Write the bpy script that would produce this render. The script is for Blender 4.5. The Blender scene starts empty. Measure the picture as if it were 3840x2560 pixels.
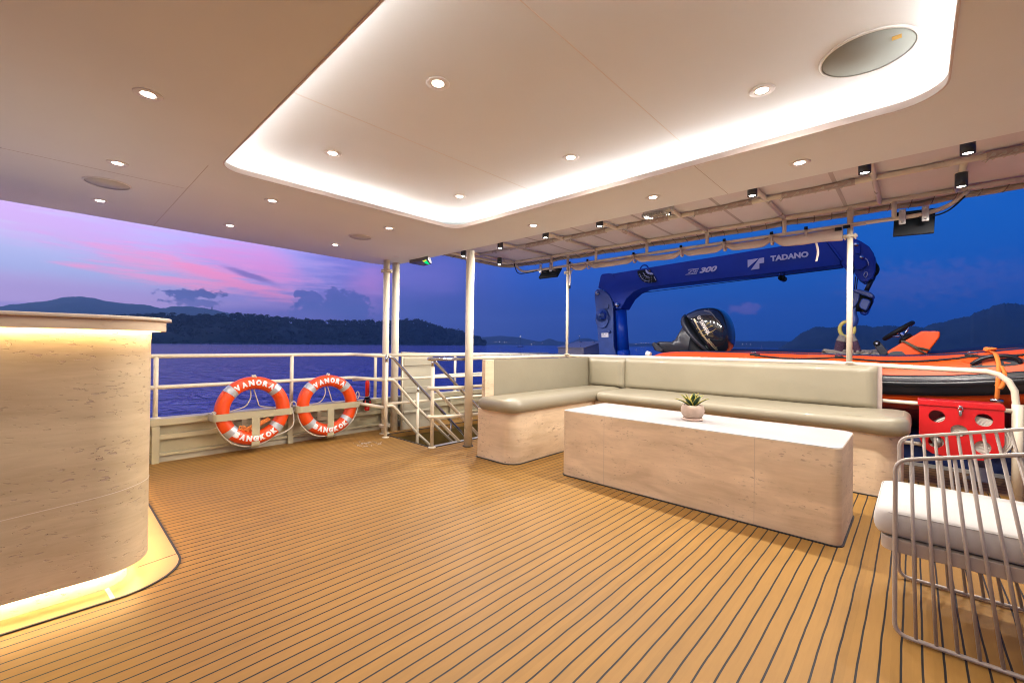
import bpy, bmesh, math, random
from mathutils import Vector, Matrix, noise
from mathutils.bvhtree import BVHTree
random.seed(7)
SC = bpy.context.scene
COL = SC.collection
R = math.radians
PI = math.pi

# ------------------------------------------------------------------ camera geometry
EYE = Vector((0, 0, 1.1)); FL = 1616.0; CX = 1920.0; CY = 1280.0
_X = Vector((1510, -28, -FL)).normalized()
_Y = Vector((-1730, 10, -FL)).normalized()
_Z = _X.cross(_Y).normalized(); _Y = _Z.cross(_X)
M3 = Matrix((_X, _Y, _Z))
def at(axis, val, px, py):
    """point of the plane axis = val seen at a position measured in the photograph"""
    d = M3 @ Vector((px - CX, -(py - CY), -FL)); i = 'xyz'.index(axis)
    return EYE + d * ((val - EYE[i]) / d[i])
def crop(ox, oy, s):
    return lambda axis, val, x, y: at(axis, val, ox + s * x, oy + s * y)
def azel(px, py):
    d = M3 @ Vector((px - CX, -(py - CY), -FL))
    return math.degrees(math.atan2(d.y, d.x)), math.degrees(math.atan2(d.z, math.hypot(d.x, d.y)))
cam_d = bpy.data.cameras.new('camera'); cam = bpy.data.objects.new('camera', cam_d); COL.objects.link(cam)
cam_d.sensor_width = 36; cam_d.lens = 36 * FL / 3840; cam_d.clip_start = 0.02; cam_d.clip_end = 90000
m4 = M3.to_4x4(); m4.translation = EYE; cam.matrix_world = m4
SC.camera = cam

# ------------------------------------------------------------------ materials
def lin(r, g, b):
    f = lambda c: (c / 255 / 12.92) if c / 255 <= .04045 else ((c / 255 + .055) / 1.055) ** 2.4
    return (f(r), f(g), f(b), 1)
def nodes(m):
    m.use_nodes = True; return m.node_tree.nodes, m.node_tree.links
def mat(name, col, rough=.5, metal=0, bump=None, var=None, coat=0, sheen=0, spec=None):
    """bump=(scale,strength,dist)  var=(scale,amount)"""
    m = bpy.data.materials.new(name); n, l = nodes(m); b = n['Principled BSDF']
    c = (*col[:3], 1)
    b.inputs['Base Color'].default_value = c; b.inputs['Roughness'].default_value = rough
    b.inputs['Metallic'].default_value = metal
    if coat: b.inputs['Coat Weight'].default_value = coat; b.inputs['Coat Roughness'].default_value = .08
    if sheen: b.inputs['Sheen Weight'].default_value = sheen
    if spec is not None: b.inputs['Specular IOR Level'].default_value = spec
    tc = n.new('ShaderNodeTexCoord')
    if var:
        t = n.new('ShaderNodeTexNoise'); t.inputs['Scale'].default_value = var[0]; t.inputs['Detail'].default_value = 5
        l.new(tc.outputs['Object'], t.inputs['Vector'])
        r = n.new('ShaderNodeMapRange'); r.inputs['From Min'].default_value = .3; r.inputs['From Max'].default_value = .7
        r.inputs['To Min'].default_value = 1 - var[1]; r.inputs['To Max'].default_value = 1 + var[1] * .6
        l.new(t.outputs['Fac'], r.inputs['Value'])
        x = n.new('ShaderNodeVectorMath'); x.operation = 'SCALE'; x.inputs[0].default_value = c[:3]
        l.new(r.outputs['Result'], x.inputs['Scale']); l.new(x.outputs[0], b.inputs['Base Color'])
        q = n.new('ShaderNodeMapRange'); q.inputs['To Min'].default_value = max(.03, rough - .07); q.inputs['To Max'].default_value = min(1, rough + .09)
        l.new(t.outputs['Fac'], q.inputs['Value']); l.new(q.outputs['Result'], b.inputs['Roughness'])
    if bump:
        t = n.new('ShaderNodeTexNoise'); t.inputs['Scale'].default_value = bump[0]; t.inputs['Detail'].default_value = 4
        l.new(tc.outputs['Object'], t.inputs['Vector'])
        bp = n.new('ShaderNodeBump'); bp.inputs['Strength'].default_value = bump[1]; bp.inputs['Distance'].default_value = bump[2]
        l.new(t.outputs['Fac'], bp.inputs['Height']); l.new(bp.outputs['Normal'], b.inputs['Normal'])
    return m
def emit(name, col, strength):
    m = bpy.data.materials.new(name); n, l = nodes(m); n.remove(n['Principled BSDF'])
    e = n.new('ShaderNodeEmission'); e.inputs['Color'].default_value = (*col[:3], 1); e.inputs['Strength'].default_value = strength
    l.new(e.outputs[0], n['Material Output'].inputs['Surface']); return m

def teak(name, axis='Y', phase=0.0, pitch=.0556, col=(.305, .158, .034)):
    """planks with black caulking between them, running across `axis`"""
    m = bpy.data.materials.new(name); n, l = nodes(m); b = n['Principled BSDF']
    tc = n.new('ShaderNodeTexCoord'); sp = n.new('ShaderNodeSeparateXYZ'); l.new(tc.outputs['Object'], sp.inputs[0])
    def math_(op, a, c=None):
        k = n.new('ShaderNodeMath'); k.operation = op
        for i, v in enumerate((a, c)):
            if v is None: continue
            if isinstance(v, (int, float)): k.inputs[i].default_value = v
            else: l.new(v, k.inputs[i])
        return k.outputs[0]
    wob = n.new('ShaderNodeTexNoise'); wob.inputs['Scale'].default_value = 3.0; l.new(tc.outputs['Object'], wob.inputs['Vector'])
    w = math_('MULTIPLY', math_('SUBTRACT', wob.outputs['Fac'], .5), .010)
    v = math_('DIVIDE', math_('ADD', math_('ADD', sp.outputs[axis], w), -phase), pitch)
    fr = math_('FRACT', math_('ADD', v, .5)); d = math_('ABSOLUTE', math_('SUBTRACT', fr, .5))
    line = n.new('ShaderNodeMapRange'); l.new(d, line.inputs['Value'])
    line.inputs['From Min'].default_value = .052; line.inputs['From Max'].default_value = .066
    plank = math_('FLOOR', math_('ADD', v, .5))
    wn = n.new('ShaderNodeTexWhiteNoise'); wn.noise_dimensions = '1D'; l.new(plank, wn.inputs['W'])
    gr = n.new('ShaderNodeTexNoise'); gr.inputs['Scale'].default_value = 9; gr.inputs['Detail'].default_value = 8
    mp = n.new('ShaderNodeMapping'); mp.inputs['Scale'].default_value = (1, 9, 1) if axis == 'Y' else (9, 1, 1)
    l.new(tc.outputs['Object'], mp.inputs['Vector']); l.new(mp.outputs[0], gr.inputs['Vector'])
    st = n.new('ShaderNodeTexNoise'); st.inputs['Scale'].default_value = 1.7; st.inputs['Detail'].default_value = 6
    l.new(tc.outputs['Object'], st.inputs['Vector'])
    f = math_('ADD', math_('MULTIPLY', wn.outputs['Value'], .11), math_('ADD', math_('MULTIPLY', gr.outputs['Fac'], .22), math_('MULTIPLY', st.outputs['Fac'], .42)))
    f = math_('ADD', f, .66)
    sc = n.new('ShaderNodeVectorMath'); sc.operation = 'SCALE'; sc.inputs[0].default_value = col; l.new(f, sc.inputs['Scale'])
    mx = n.new('ShaderNodeMix'); mx.data_type = 'RGBA'; l.new(line.outputs['Result'], mx.inputs['Factor'])
    mx.inputs['A'].default_value = (.012, .011, .012, 1); l.new(sc.outputs[0], mx.inputs['B'])
    l.new(mx.outputs['Result'], b.inputs['Base Color'])
    rg = n.new('ShaderNodeMapRange'); rg.inputs['To Min'].default_value = .48; rg.inputs['To Max'].default_value = .68; b.inputs['Specular IOR Level'].default_value = .35
    l.new(st.outputs['Fac'], rg.inputs['Value']); l.new(rg.outputs['Result'], b.inputs['Roughness'])
    bp = n.new('ShaderNodeBump'); bp.inputs['Strength'].default_value = .5; bp.inputs['Distance'].default_value = .002
    h = math_('ADD', line.outputs['Result'], math_('MULTIPLY', gr.outputs['Fac'], .25)); l.new(h, bp.inputs['Height'])
    l.new(bp.outputs['Normal'], b.inputs['Normal'])
    return m

def travertine(name, col, pits=.5, dark=(.46, .33, .23)):
    m = bpy.data.materials.new(name); n, l = nodes(m); b = n['Principled BSDF']
    tc = n.new('ShaderNodeTexCoord')
    def tex(scale, mscale, detail=6, warp=0):
        mp = n.new('ShaderNodeMapping'); mp.inputs['Scale'].default_value = mscale; mp.inputs['Rotation'].default_value = (0, R(4), R(3)); l.new(tc.outputs['Object'], mp.inputs['Vector'])
        t = n.new('ShaderNodeTexNoise'); t.inputs['Scale'].default_value = scale; t.inputs['Detail'].default_value = detail; t.inputs['Distortion'].default_value = warp
        l.new(mp.outputs[0], t.inputs['Vector']); return t.outputs['Fac']
    def rng(v, a, c, x, y):
        r = n.new('ShaderNodeMapRange'); l.new(v, r.inputs['Value'])
        for k, q in zip(('From Min', 'From Max', 'To Min', 'To Max'), (a, c, x, y)): r.inputs[k].default_value = q
        return r.outputs['Result']
    def mul(a, c):
        k = n.new('ShaderNodeMath'); k.operation = 'MULTIPLY'; l.new(a, k.inputs[0]); l.new(c, k.inputs[1]); return k.outputs[0]
    clouds = tex(2.2, (1, 1, 3.2), 9, .6); veins = tex(5, (1, 1, 9), 8, .9)
    pit = tex(30, (1, 1, 3.0), 3, .4); zone = tex(3.4, (1, 1, 2.4), 3)
    ramp = n.new('ShaderNodeValToRGB'); e = ramp.color_ramp.elements
    e[0].position = .34; e[0].color = (col[0] * .80, col[1] * .76, col[2] * .71, 1)
    e[1].position = .66; e[1].color = (min(1, col[0] * 1.12), col[1] * 1.12, col[2] * 1.13, 1)
    k = n.new('ShaderNodeMix'); k.data_type = 'FLOAT'; k.inputs['Factor'].default_value = .22
    l.new(clouds, k.inputs['A']); l.new(veins, k.inputs['B']); l.new(k.outputs['Result'], ramp.inputs['Fac'])
    hole = mul(rng(pit, .625, .65, 0, .9), rng(zone, .5 - .12 * pits, .60, 0, 1))
    mx = n.new('ShaderNodeMix'); mx.data_type = 'RGBA'; l.new(hole, mx.inputs['Factor'])
    l.new(ramp.outputs[0], mx.inputs['A']); mx.inputs['B'].default_value = (*dark, 1)
    l.new(mx.outputs['Result'], b.inputs['Base Color']); b.inputs['Roughness'].default_value = .55
    bp = n.new('ShaderNodeBump'); bp.inputs['Strength'].default_value = .8; bp.inputs['Distance'].default_value = .006; bp.invert = True
    l.new(hole, bp.inputs['Height'])
    bp2 = n.new('ShaderNodeBump'); bp2.inputs['Strength'].default_value = .25; bp2.inputs['Distance'].default_value = .003
    l.new(veins, bp2.inputs['Height']); l.new(bp.outputs['Normal'], bp2.inputs['Normal']); l.new(bp2.outputs['Normal'], b.inputs['Normal'])
    return m

CREAM = mat('cream_paint', (.78, .70, .53), .28, bump=(60, .06, .002), var=(7, .05))
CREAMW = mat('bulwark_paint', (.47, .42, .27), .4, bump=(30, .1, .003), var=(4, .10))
PANELP = mat('panel_paint', (.46, .42, .31), .45, bump=(12, .15, .004), var=(3, .12))
CEIL = mat('ceiling_vinyl', (.86, .88, .86), .62, bump=(420, .12, .0006), var=(1.3, .04))
LIPM = mat('cove_lip', (.72, .62, .56), .5)
WHITEP = mat('white_plastic', (.8, .78, .72), .35)
STEEL = mat('polished_steel', (.62, .62, .64), .16, 1, bump=(40, .05, .001))
TRAV = travertine('travertine_block', (.74, .58, .39))
TRAVBAR = travertine('travertine_bar', (.60, .47, .285), .6)
TRAVTOP = mat('honed_stone_top', (.43, .405, .38), .5, var=(5, .07), bump=(80, .05, .001))
LEATHER = mat('cream_leather', (.30, .262, .178), .40, bump=(9, .35, .006), var=(2.2, .07), coat=.22)
FABRIC = mat('white_fabric', (.52, .495, .46), .85, bump=(300, .2, .0012), sheen=.2)
TAUPE = mat('taupe_metal', (.40, .34, .29), .38, .15, bump=(50, .08, .001))
CAULK = mat('black_caulk', (.02, .02, .024), .6)
PLASTIC_O = mat('orange_plastic', (.78, .07, .004), .34, bump=(25, .06, .002), var=(5, .06), coat=.15)
REFLECT = mat('reflective_tape', (.50, .53, .55), .3, .35, bump=(60, .2, .001))
WHITEPAINT = mat('white_lettering', (.82, .80, .78), .5, bump=(50, .1, .001))
ROPE = mat('pale_rope', (.62, .57, .48), .85, bump=(150, .5, .003))
ROPE_O = mat('orange_rope', (.88, .30, .07), .8, bump=(150, .5, .003))
ROPE_K = mat('black_rope', (.012, .012, .014), .7, bump=(150, .5, .003))
BLACK = mat('black_metal', (.007, .007, .009), .55, spec=.15)
CANVAS = mat('awning_canvas', (.74, .70, .70), .8, bump=(7, .25, .01), var=(2, .05))
CURT = mat('curtain_canvas', (.56, .44, .36), .85, bump=(14, .5, .012), var=(6, .08))
CRANEB = mat('crane_blue', (.0004, .030, .30), .36, bump=(14, .08, .003), var=(3, .15), coat=.06, spec=.2)
CRANEL = mat('crane_mast_blue', (.022, .055, .23), .38, bump=(14, .1, .003), var=(5, .25))
LETTER = mat('pale_lettering', (.55, .56, .68), .5)
RIBO = mat('inflatable_orange', (.82, .085, .004), .42, bump=(9, .12, .004), var=(2.5, .10))
RIBR = mat('hull_red', (.30, .022, .012), .4, var=(3, .15))
RUB = mat('black_rubber', (.012, .012, .014), .28, bump=(20, .06, .002))
NAVY = mat('navy_pad', (.012, .018, .06), .5, bump=(40, .15, .002))
GEL = mat('outboard_gloss', (.010, .011, .016), .12, coat=.6)
OBG = mat('outboard_grey', (.035, .037, .048), .3, .2)
REDP = mat('red_paint', (.62, .012, .014), .3, var=(4, .06), coat=.2, bump=(30, .05, .001))
HOSE = mat('hose_white', (.70, .66, .56), .6)
GREYP = mat('grey_paint', (.24, .22, .25), .45, var=(3, .1))
CERAMIC = mat('pot_stone', (.52, .38, .29), .8, var=(14, .18), bump=(60, .3, .002))
GOLD = mat('gold_stripe', (.62, .50, .30), .35, .6)

# ------------------------------------------------------------------ mesh building
class MB:
    def __init__(s): s.v = []; s.f = []; s.sm = []
    def add(s, verts, faces, smooth=False):
        o = len(s.v); s.v += [Vector(p) for p in verts]; s.f += [tuple(i + o for i in f) for f in faces]; s.sm += [smooth] * len(faces); return s
    def box(s, x0, x1, y0, y1, z0, z1):
        v = [(x, y, z) for x in (x0, x1) for y in (y0, y1) for z in (z0, z1)]
        return s.add(v, [(0, 1, 3, 2), (4, 6, 7, 5), (0, 4, 5, 1), (2, 3, 7, 6), (0, 2, 6, 4), (1, 5, 7, 3)])
    def prism(s, pts, off):
        """outline of 3-D points pushed along vector `off`"""
        n = len(pts); off = Vector(off); pts = [Vector(p) for p in pts]
        v = pts + [p + off for p in pts]
        return s.add(v, [tuple(range(n)), tuple(range(2 * n - 1, n - 1, -1))] + [(i, i + n, (i + 1) % n + n, (i + 1) % n) for i in range(n)])
    def tube(s, path, r, seg=12, closed=False, caps=True, rs=None):
        P = [Vector(p) for p in path]; n = len(P)
        def tang(i):
            a = P[(i - 1) % n] if (closed or i > 0) else P[i]; c = P[(i + 1) % n] if (closed or i < n - 1) else P[i]
            return (c - a).normalized()
        t = tang(0); u = t.orthogonal().normalized(); rings = []
        for i in range(n):
            t2 = tang(i); q = t.rotation_difference(t2); u = (q @ u); u = (u - t2 * u.dot(t2)).normalized(); t = t2; w = t.cross(u)
            ri = rs[i] if rs else r
            rings.append([P[i] + (u * math.cos(2 * PI * k / seg) + w * math.sin(2 * PI * k / seg)) * ri for k in range(seg)])
        v = [p for g in rings for p in g]; f = []
        for i in range(n - 1 if not closed else n):
            a = i * seg; c = ((i + 1) % n) * seg
            sh = 0
            if closed and i == n - 1:  # line the last ring up with the first
                sh = min(range(seg), key=lambda k: (rings[-1][0] - rings[0][k]).length)
            f += [(a + k, a + (k + 1) % seg, c + (k + 1 + sh) % seg, c + (k + sh) % seg) for k in range(seg)]
        s.add(v, f, True)
        if caps and not closed:
            o = len(s.v) - len(v)
            s.f += [tuple(o + k for k in range(seg))[::-1], tuple(o + (n - 1) * seg + k for k in range(seg))]; s.sm += [False, False]
        return s
    def lathe(s, prof, c, seg=32, ax='z', smooth=True, cap=True):
        """profile of (radius, height) turned round a vertical (or x / y) axis through c"""
        v = []
        for r, h in prof:
            for k in range(seg):
                a = 2 * PI * k / seg; p = (r * math.cos(a), r * math.sin(a), h)
                if ax == 'x': p = (p[2], p[0], p[1])
                if ax == 'y': p = (p[0], p[2], p[1])
                v.append(Vector(c) + Vector(p))
        n = len(prof); f = [(i * seg + k, i * seg + (k + 1) % seg, (i + 1) * seg + (k + 1) % seg, (i + 1) * seg + k) for i in range(n - 1) for k in range(seg)]
        s.add(v, f, smooth); o = len(s.v) - len(v)
        if not cap: return s
        s.f += [tuple(o + k for k in range(seg))[::-1], tuple(o + (n - 1) * seg + k for k in range(seg))]; s.sm += [False, False]
        return s
    def grid(s, rows, smooth=True, closed=False):
        n = len(rows[0]); v = [p for g in rows for p in g]
        kk = n if closed else n - 1
        return s.add(v, [(i * n + k, i * n + (k + 1) % n, (i + 1) * n + (k + 1) % n, (i + 1) * n + k) for i in range(len(rows) - 1) for k in range(kk)], smooth)
    def pillow(s, outline, axis_dir, half, steps=7, e=2.6, smooth=True):
        """closed outline bulged to both sides of its plane"""
        P = [Vector(p) for p in outline]; c = sum(P, Vector()) / len(P); d = Vector(axis_dir).normalized(); rows = []
        for i in range(2 * steps + 1):
            t = -1 + i / steps; t = math.copysign(abs(t) ** .75, t) * .995
            sc = max(.02, (1 - abs(t) ** e)) ** (1 / e)
            rows.append([c + (p - c) * sc + d * half * t for p in P])
        s.grid(rows, smooth, True); o = len(s.v) - len(rows) * len(P); n = len(P)
        s.f += [tuple(o + k for k in range(n))[::-1], tuple(o + (len(rows) - 1) * n + k for k in range(n))]; s.sm += [smooth, smooth]
        return s

def fillet(path, rad, n=6, closed=False):
    P = [Vector(p) for p in path]; out = []; N = len(P)
    for i, p in enumerate(P):
        if not closed and i in (0, N - 1): out.append(p); continue
        a = P[(i - 1) % N] - p; b = P[(i + 1) % N] - p
        r = min(rad, a.length * .49, b.length * .49)
        if a.normalized().cross(b.normalized()).length < .02: out.append(p); continue
        q0 = p + a.normalized() * r; q1 = p + b.normalized() * r
        for k in range(n + 1):
            t = k / n; out.append(q0 * (1 - t) ** 2 + p * 2 * t * (1 - t) + q1 * t * t)
    return out
def resample(P, n):
    P = [Vector(p) for p in P]; L = [0]
    for a, b in zip(P, P[1:]): L.append(L[-1] + (b - a).length)
    out = []; j = 0
    for k in range(n):
        t = L[-1] * k / (n - 1)
        while j < len(P) - 2 and L[j + 1] < t: j += 1
        s_ = (t - L[j]) / max(1e-9, L[j + 1] - L[j]); out.append(P[j].lerp(P[j + 1], min(1, s_)))
    return out
def smoothpath(P, n=6, closed=False):
    P = [Vector(p) for p in P]; N = len(P); out = []
    for i in range(N if closed else N - 1):
        g = lambda k: P[k % N] if closed else P[max(0, min(N - 1, k))]
        a, b, c, d = g(i - 1), g(i), g(i + 1), g(i + 2)
        for k in range(n):
            t = k / n; out.append(.5 * ((2 * b) + (c - a) * t + (2 * a - 5 * b + 4 * c - d) * t * t + (3 * b - a - 3 * c + d) * t ** 3))
    if not closed: out.append(P[-1])
    return out

def wpos(o):
    p = Vector()
    while o: p += o.location; o = o.parent
    return p
def obj(name, mb, m, parent=None, bevel=0, bseg=2, weld=False):
    me = bpy.data.meshes.new(name)
    off = wpos(parent) if parent else Vector()
    if isinstance(mb, MB):
        me.from_pydata([v - off for v in mb.v], [], mb.f); me.update()
        me.polygons.foreach_set('use_smooth', mb.sm)
    else:
        me = mb; me.name = name
        for v in me.vertices: v.co -= off
    bm = bmesh.new(); bm.from_mesh(me)
    if weld: bmesh.ops.remove_doubles(bm, verts=bm.verts, dist=1e-5)
    bmesh.ops.recalc_face_normals(bm, faces=bm.faces); bm.to_mesh(me); bm.free()
    me.materials.append(m)
    o = bpy.data.objects.new(name, me); COL.objects.link(o); o.parent = parent
    if bevel:
        b = o.modifiers.new('bevel', 'BEVEL'); b.width = bevel; b.segments = bseg; b.limit_method = 'ANGLE'; b.angle_limit = R(40); b.harden_normals = False
        for p in me.polygons: p.use_smooth = True
        w = o.modifiers.new('wn', 'WEIGHTED_NORMAL'); w.keep_sharp = True
    return o
def tag(o, label=None, cat=None, group=None, kind=None):
    if label: o['label'] = label
    if cat: o['category'] = cat
    if group: o['group'] = group
    if kind: o['kind'] = kind
    return o
def thing(name, loc, label, cat, group=None):
    o = bpy.data.objects.new(name, None); COL.objects.link(o); o.location = loc; o.empty_display_size = .1
    return tag(o, label, cat, group)
def struct(name, mb, m, **k): return tag(obj(name, mb, m, **k), kind='structure')
def dup(root, loc, label, group=None, drop=()):
    """a copy of a thing with copies of its parts and sub-parts"""
    def rec(o, par):
        c = o.copy(); COL.objects.link(c); c.parent = par
        for ch in o.children:
            if ch.name.split('.')[0] not in drop: rec(ch, c)
        return c
    r = rec(root, None); r.location = loc; r['label'] = label
    if group: r['group'] = group
    return r
def plate(outlines, z, thick):
    """flat plate in XY with holes (first outline outer, the others holes), z = underside"""
    cu = bpy.data.curves.new('c', 'CURVE'); cu.dimensions = '2D'; cu.fill_mode = 'BOTH'; cu.extrude = thick / 2
    for pts in outlines:
        sp = cu.splines.new('POLY'); sp.points.add(len(pts) - 1); sp.use_cyclic_u = True
        for q, p in zip(sp.points, pts): q.co = (p[0], p[1], 0, 1)
    o = bpy.data.objects.new('c', cu); COL.objects.link(o)
    me = bpy.data.meshes.new_from_object(o.evaluated_get(bpy.context.evaluated_depsgraph_get()))
    bpy.data.objects.remove(o); bpy.data.curves.remove(cu)
    for v in me.vertices: v.co.z += z + thick / 2
    return me
def text_mesh(body, size, extrude=.001, bold=0.0, shear=0.0, spacing=1.0, align='CENTER'):
    cu = bpy.data.curves.new('t', 'FONT'); cu.body = body; cu.size = size; cu.extrude = extrude; cu.offset = bold; cu.shear = shear
    cu.space_character = spacing; cu.align_x = align; cu.align_y = 'CENTER'; cu.resolution_u = 4
    o = bpy.data.objects.new('t', cu); COL.objects.link(o)
    me = bpy.data.meshes.new_from_object(o.evaluated_get(bpy.context.evaluated_depsgraph_get()))
    bpy.data.objects.remove(o); bpy.data.curves.remove(cu); return me
def place_text(me, origin, right, up, width=None, height=None):
    right = Vector(right).normalized(); up = Vector(up); up = (up - right * up.dot(right)).normalized(); nr = right.cross(up)
    xs = [v.co.x for v in me.vertices]; ys = [v.co.y for v in me.vertices]
    cx_, cy_ = (min(xs) + max(xs)) / 2, (min(ys) + max(ys)) / 2
    sx = width / (max(xs) - min(xs)) if width else 1; sy = height / (max(ys) - min(ys)) if height else sx
    for v in me.vertices:
        v.co = Vector(origin) + right * (v.co.x - cx_) * sx + up * (v.co.y - cy_) * sy + nr * v.co.z
    return me
def mb_of(me):
    mb = MB(); mb.add([v.co.copy() for v in me.vertices], [tuple(p.vertices) for p in me.polygons]); bpy.data.meshes.remove(me); return mb
def rrect(x0, x1, y0, y1, r, n=8):
    """rounded rectangle; r one radius or four (x0y0, x1y0, x1y1, x0y1)"""
    r = (r,) * 4 if isinstance(r, (int, float)) else r
    out = []
    for (cx_, cy_, a0), q in zip(((x0, y0, PI), (x1, y0, 1.5 * PI), (x1, y1, 0), (x0, y1, .5 * PI)), r):
        ox = cx_ + (q if cx_ == x0 else -q); oy = cy_ + (q if cy_ == y0 else -q)
        for k in range(n + 1): a = a0 + .5 * PI * k / n; out.append((ox + q * math.cos(a), oy + q * math.sin(a)))
    return out
def up_prism(o2, z0, z1): return MB().prism([(x, y, z0) for x, y in o2], (0, 0, z1 - z0))
#--BODY--
# ------------------------------------------------------------------ sky
DPX = 3840 / 2352
def dp(x, y): return x * DPX, y * DPX
W = bpy.data.worlds.new('World'); SC.world = W; W.use_nodes = True
wn, wl = W.node_tree.nodes, W.node_tree.links
bg = wn['Background']
def wm(op, a, b=None, c=None):
    k = wn.new('ShaderNodeMath'); k.operation = op
    for i, v in enumerate((a, b, c)):
        if v is None: continue
        if isinstance(v, (int, float)): k.inputs[i].default_value = v
        else: wl.new(v, k.inputs[i])
    return k.outputs[0]
tcw = wn.new('ShaderNodeTexCoord'); sx = wn.new('ShaderNodeSeparateXYZ'); wl.new(tcw.outputs['Generated'], sx.inputs[0])
AZ = wm('MULTIPLY', wm('ARCTAN2', sx.outputs['Y'], sx.outputs['X']), 180 / PI)
EL = wm('MULTIPLY', wm('ARCSINE', sx.outputs['Z']), 180 / PI)
comb = wn.new('ShaderNodeCombineXYZ'); wl.new(wm('MULTIPLY', AZ, .10), comb.inputs[0]); wl.new(wm('MULTIPLY', EL, .28), comb.inputs[1])
nz = wn.new('ShaderNodeTexNoise'); nz.inputs['Scale'].default_value = 1.6; nz.inputs['Detail'].default_value = 4
wl.new(comb.outputs[0], nz.inputs['Vector'])
nz2 = wn.new('ShaderNodeTexNoise'); nz2.inputs['Scale'].default_value = 4.5; nz2.inputs['Detail'].default_value = 4; wl.new(comb.outputs[0], nz2.inputs['Vector'])
comb4 = wn.new('ShaderNodeMapping'); comb4.inputs['Rotation'].default_value = (0, 0, R(-13)); comb4.inputs['Scale'].default_value = (.11, .95, 1)
nz4 = wn.new('ShaderNodeTexNoise'); nz4.inputs['Scale'].default_value = 1.5; nz4.inputs['Detail'].default_value = 6; nz4.inputs['Roughness'].default_value = .62; wl.new(comb4.outputs[0], nz4.inputs['Vector'])
comb3 = wn.new('ShaderNodeCombineXYZ'); wl.new(wm('MULTIPLY', AZ, .55), comb3.inputs[0]); wl.new(wm('MULTIPLY', EL, .75), comb3.inputs[1])
nz3 = wn.new('ShaderNodeTexNoise'); nz3.inputs['Scale'].default_value = 2.2; nz3.inputs['Detail'].default_value = 5; wl.new(comb3.outputs[0], nz3.inputs['Vector'])
AEc = wn.new('ShaderNodeCombineXYZ'); wl.new(AZ, AEc.inputs[0]); wl.new(EL, AEc.inputs[1]); AE = AEc.outputs[0]
SIGA = wm('MULTIPLY_ADD', nz2.outputs['Fac'], .35, wm('MULTIPLY_ADD', nz.outputs['Fac'], .65, -.5))
SIGB = wm('MULTIPLY_ADD', nz2.outputs['Fac'], .6, wm('MULTIPLY_ADD', nz.outputs['Fac'], .4, -.5))
SIGC = wm('ADD', nz3.outputs['Fac'], -.5)
wl.new(AE, comb4.inputs['Vector']); SIGD = wm('ADD', nz4.outputs['Fac'], -.5)
def ramp(stops):
    r = wn.new('ShaderNodeValToRGB'); e = r.color_ramp.elements; r.color_ramp.interpolation = 'EASE'
    mn, mx = -10, 95
    wl.new(wm('DIVIDE', wm('SUBTRACT', AZ, mn), mx - mn), r.inputs['Fac'])
    stops = sorted(stops)
    while len(e) < len(stops): e.new(.5)
    for q, (a, c) in zip(e, stops): q.position = min(1, max(0, (a - mn) / (mx - mn))); k_ = 1.42 if a > 66 else 1.28 if a > 55 else 1.0; lc = lin(*c); q.color = (lc[0] * k_, lc[1] * k_, lc[2] * k_, 1)
    return r.outputs[0]
def az(x): return azel(*dp(x, 780))[0]
low = ramp([(az(0), (208, 166, 222)), (az(300), (194, 152, 214)), (az(560), (150, 118, 190)), (az(760), (108, 100, 182)), (az(1000), (72, 84, 172)), (az(1250), (44, 78, 168)), (az(1600), (26, 84, 176)), (az(2300), (22, 84, 182))])
high = ramp([(az(0), (204, 200, 234)), (az(300), (190, 184, 236)), (az(560), (166, 160, 232)), (az(800), (128, 118, 205)), (az(1000), (88, 96, 188)), (az(1250), (34, 92, 200)), (az(1600), (14, 94, 190)), (az(2300), (12, 92, 188))])
top = ramp([(az(0), (120, 135, 205)), (az(1000), (60, 80, 175)), (az(2300), (8, 70, 165))])
def mixc(fac, a, b):
    k = wn.new('ShaderNodeMix'); k.data_type = 'RGBA'
    for nm, v in (('Factor', fac), ('A', a), ('B', b)):
        if isinstance(v, (tuple, int, float)): k.inputs[nm].default_value = v
        else: wl.new(v, k.inputs[nm])
    return k.outputs['Result']
def sstep(v, a, b):
    r = wn.new('ShaderNodeMapRange'); r.interpolation_type = 'SMOOTHSTEP'; wl.new(v, r.inputs['Value'])
    r.inputs['From Min'].default_value = a; r.inputs['From Max'].default_value = b; return r.outputs['Result']
sky = mixc(sstep(EL, 1.0, 12.0), low, high); sky = mixc(sstep(EL, 22, 60), sky, top)
def blob(px, py, w, h, rot, col, strength, soft=.6, warp=.8, nzs=None, fine=.3):
    """a soft cloud: centre, size in degrees of sky, tilt, colour"""
    global sky
    a0, e0 = azel(*dp(px, py)); nn = nzs or nz
    mp = wn.new('ShaderNodeMapping'); mp.vector_type = 'TEXTURE'; wl.new(AE, mp.inputs['Vector'])
    mp.inputs['Location'].default_value = (a0, e0, 0); mp.inputs['Rotation'].default_value = (0, 0, R(rot)); mp.inputs['Scale'].default_value = (w, h, 1)
    ln = wn.new('ShaderNodeVectorMath'); ln.operation = 'LENGTH'; wl.new(mp.outputs[0], ln.inputs[0])
    sig = SIGD if nn is nz4 else SIGC if nn is nz3 else SIGA if fine < .45 else SIGB
    d = wm('MULTIPLY_ADD', sig, -2 * (warp + fine * .5), ln.outputs['Value'])
    r = wn.new('ShaderNodeMapRange'); r.interpolation_type = 'SMOOTHSTEP'; wl.new(d, r.inputs['Value'])
    r.inputs['From Min'].default_value = 1 - soft; r.inputs['From Max'].default_value = 1 + soft * .3
    r.inputs['To Min'].default_value = strength; r.inputs['To Max'].default_value = 0
    g_ = (1.5 if min(col[:2]) > 105 else 1.25) if a0 > 52 else 1.0; cl = lin(*col); sky = mixc(r.outputs['Result'], sky, (cl[0] * g_, cl[1] * g_, cl[2] * g_, 1))
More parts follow.
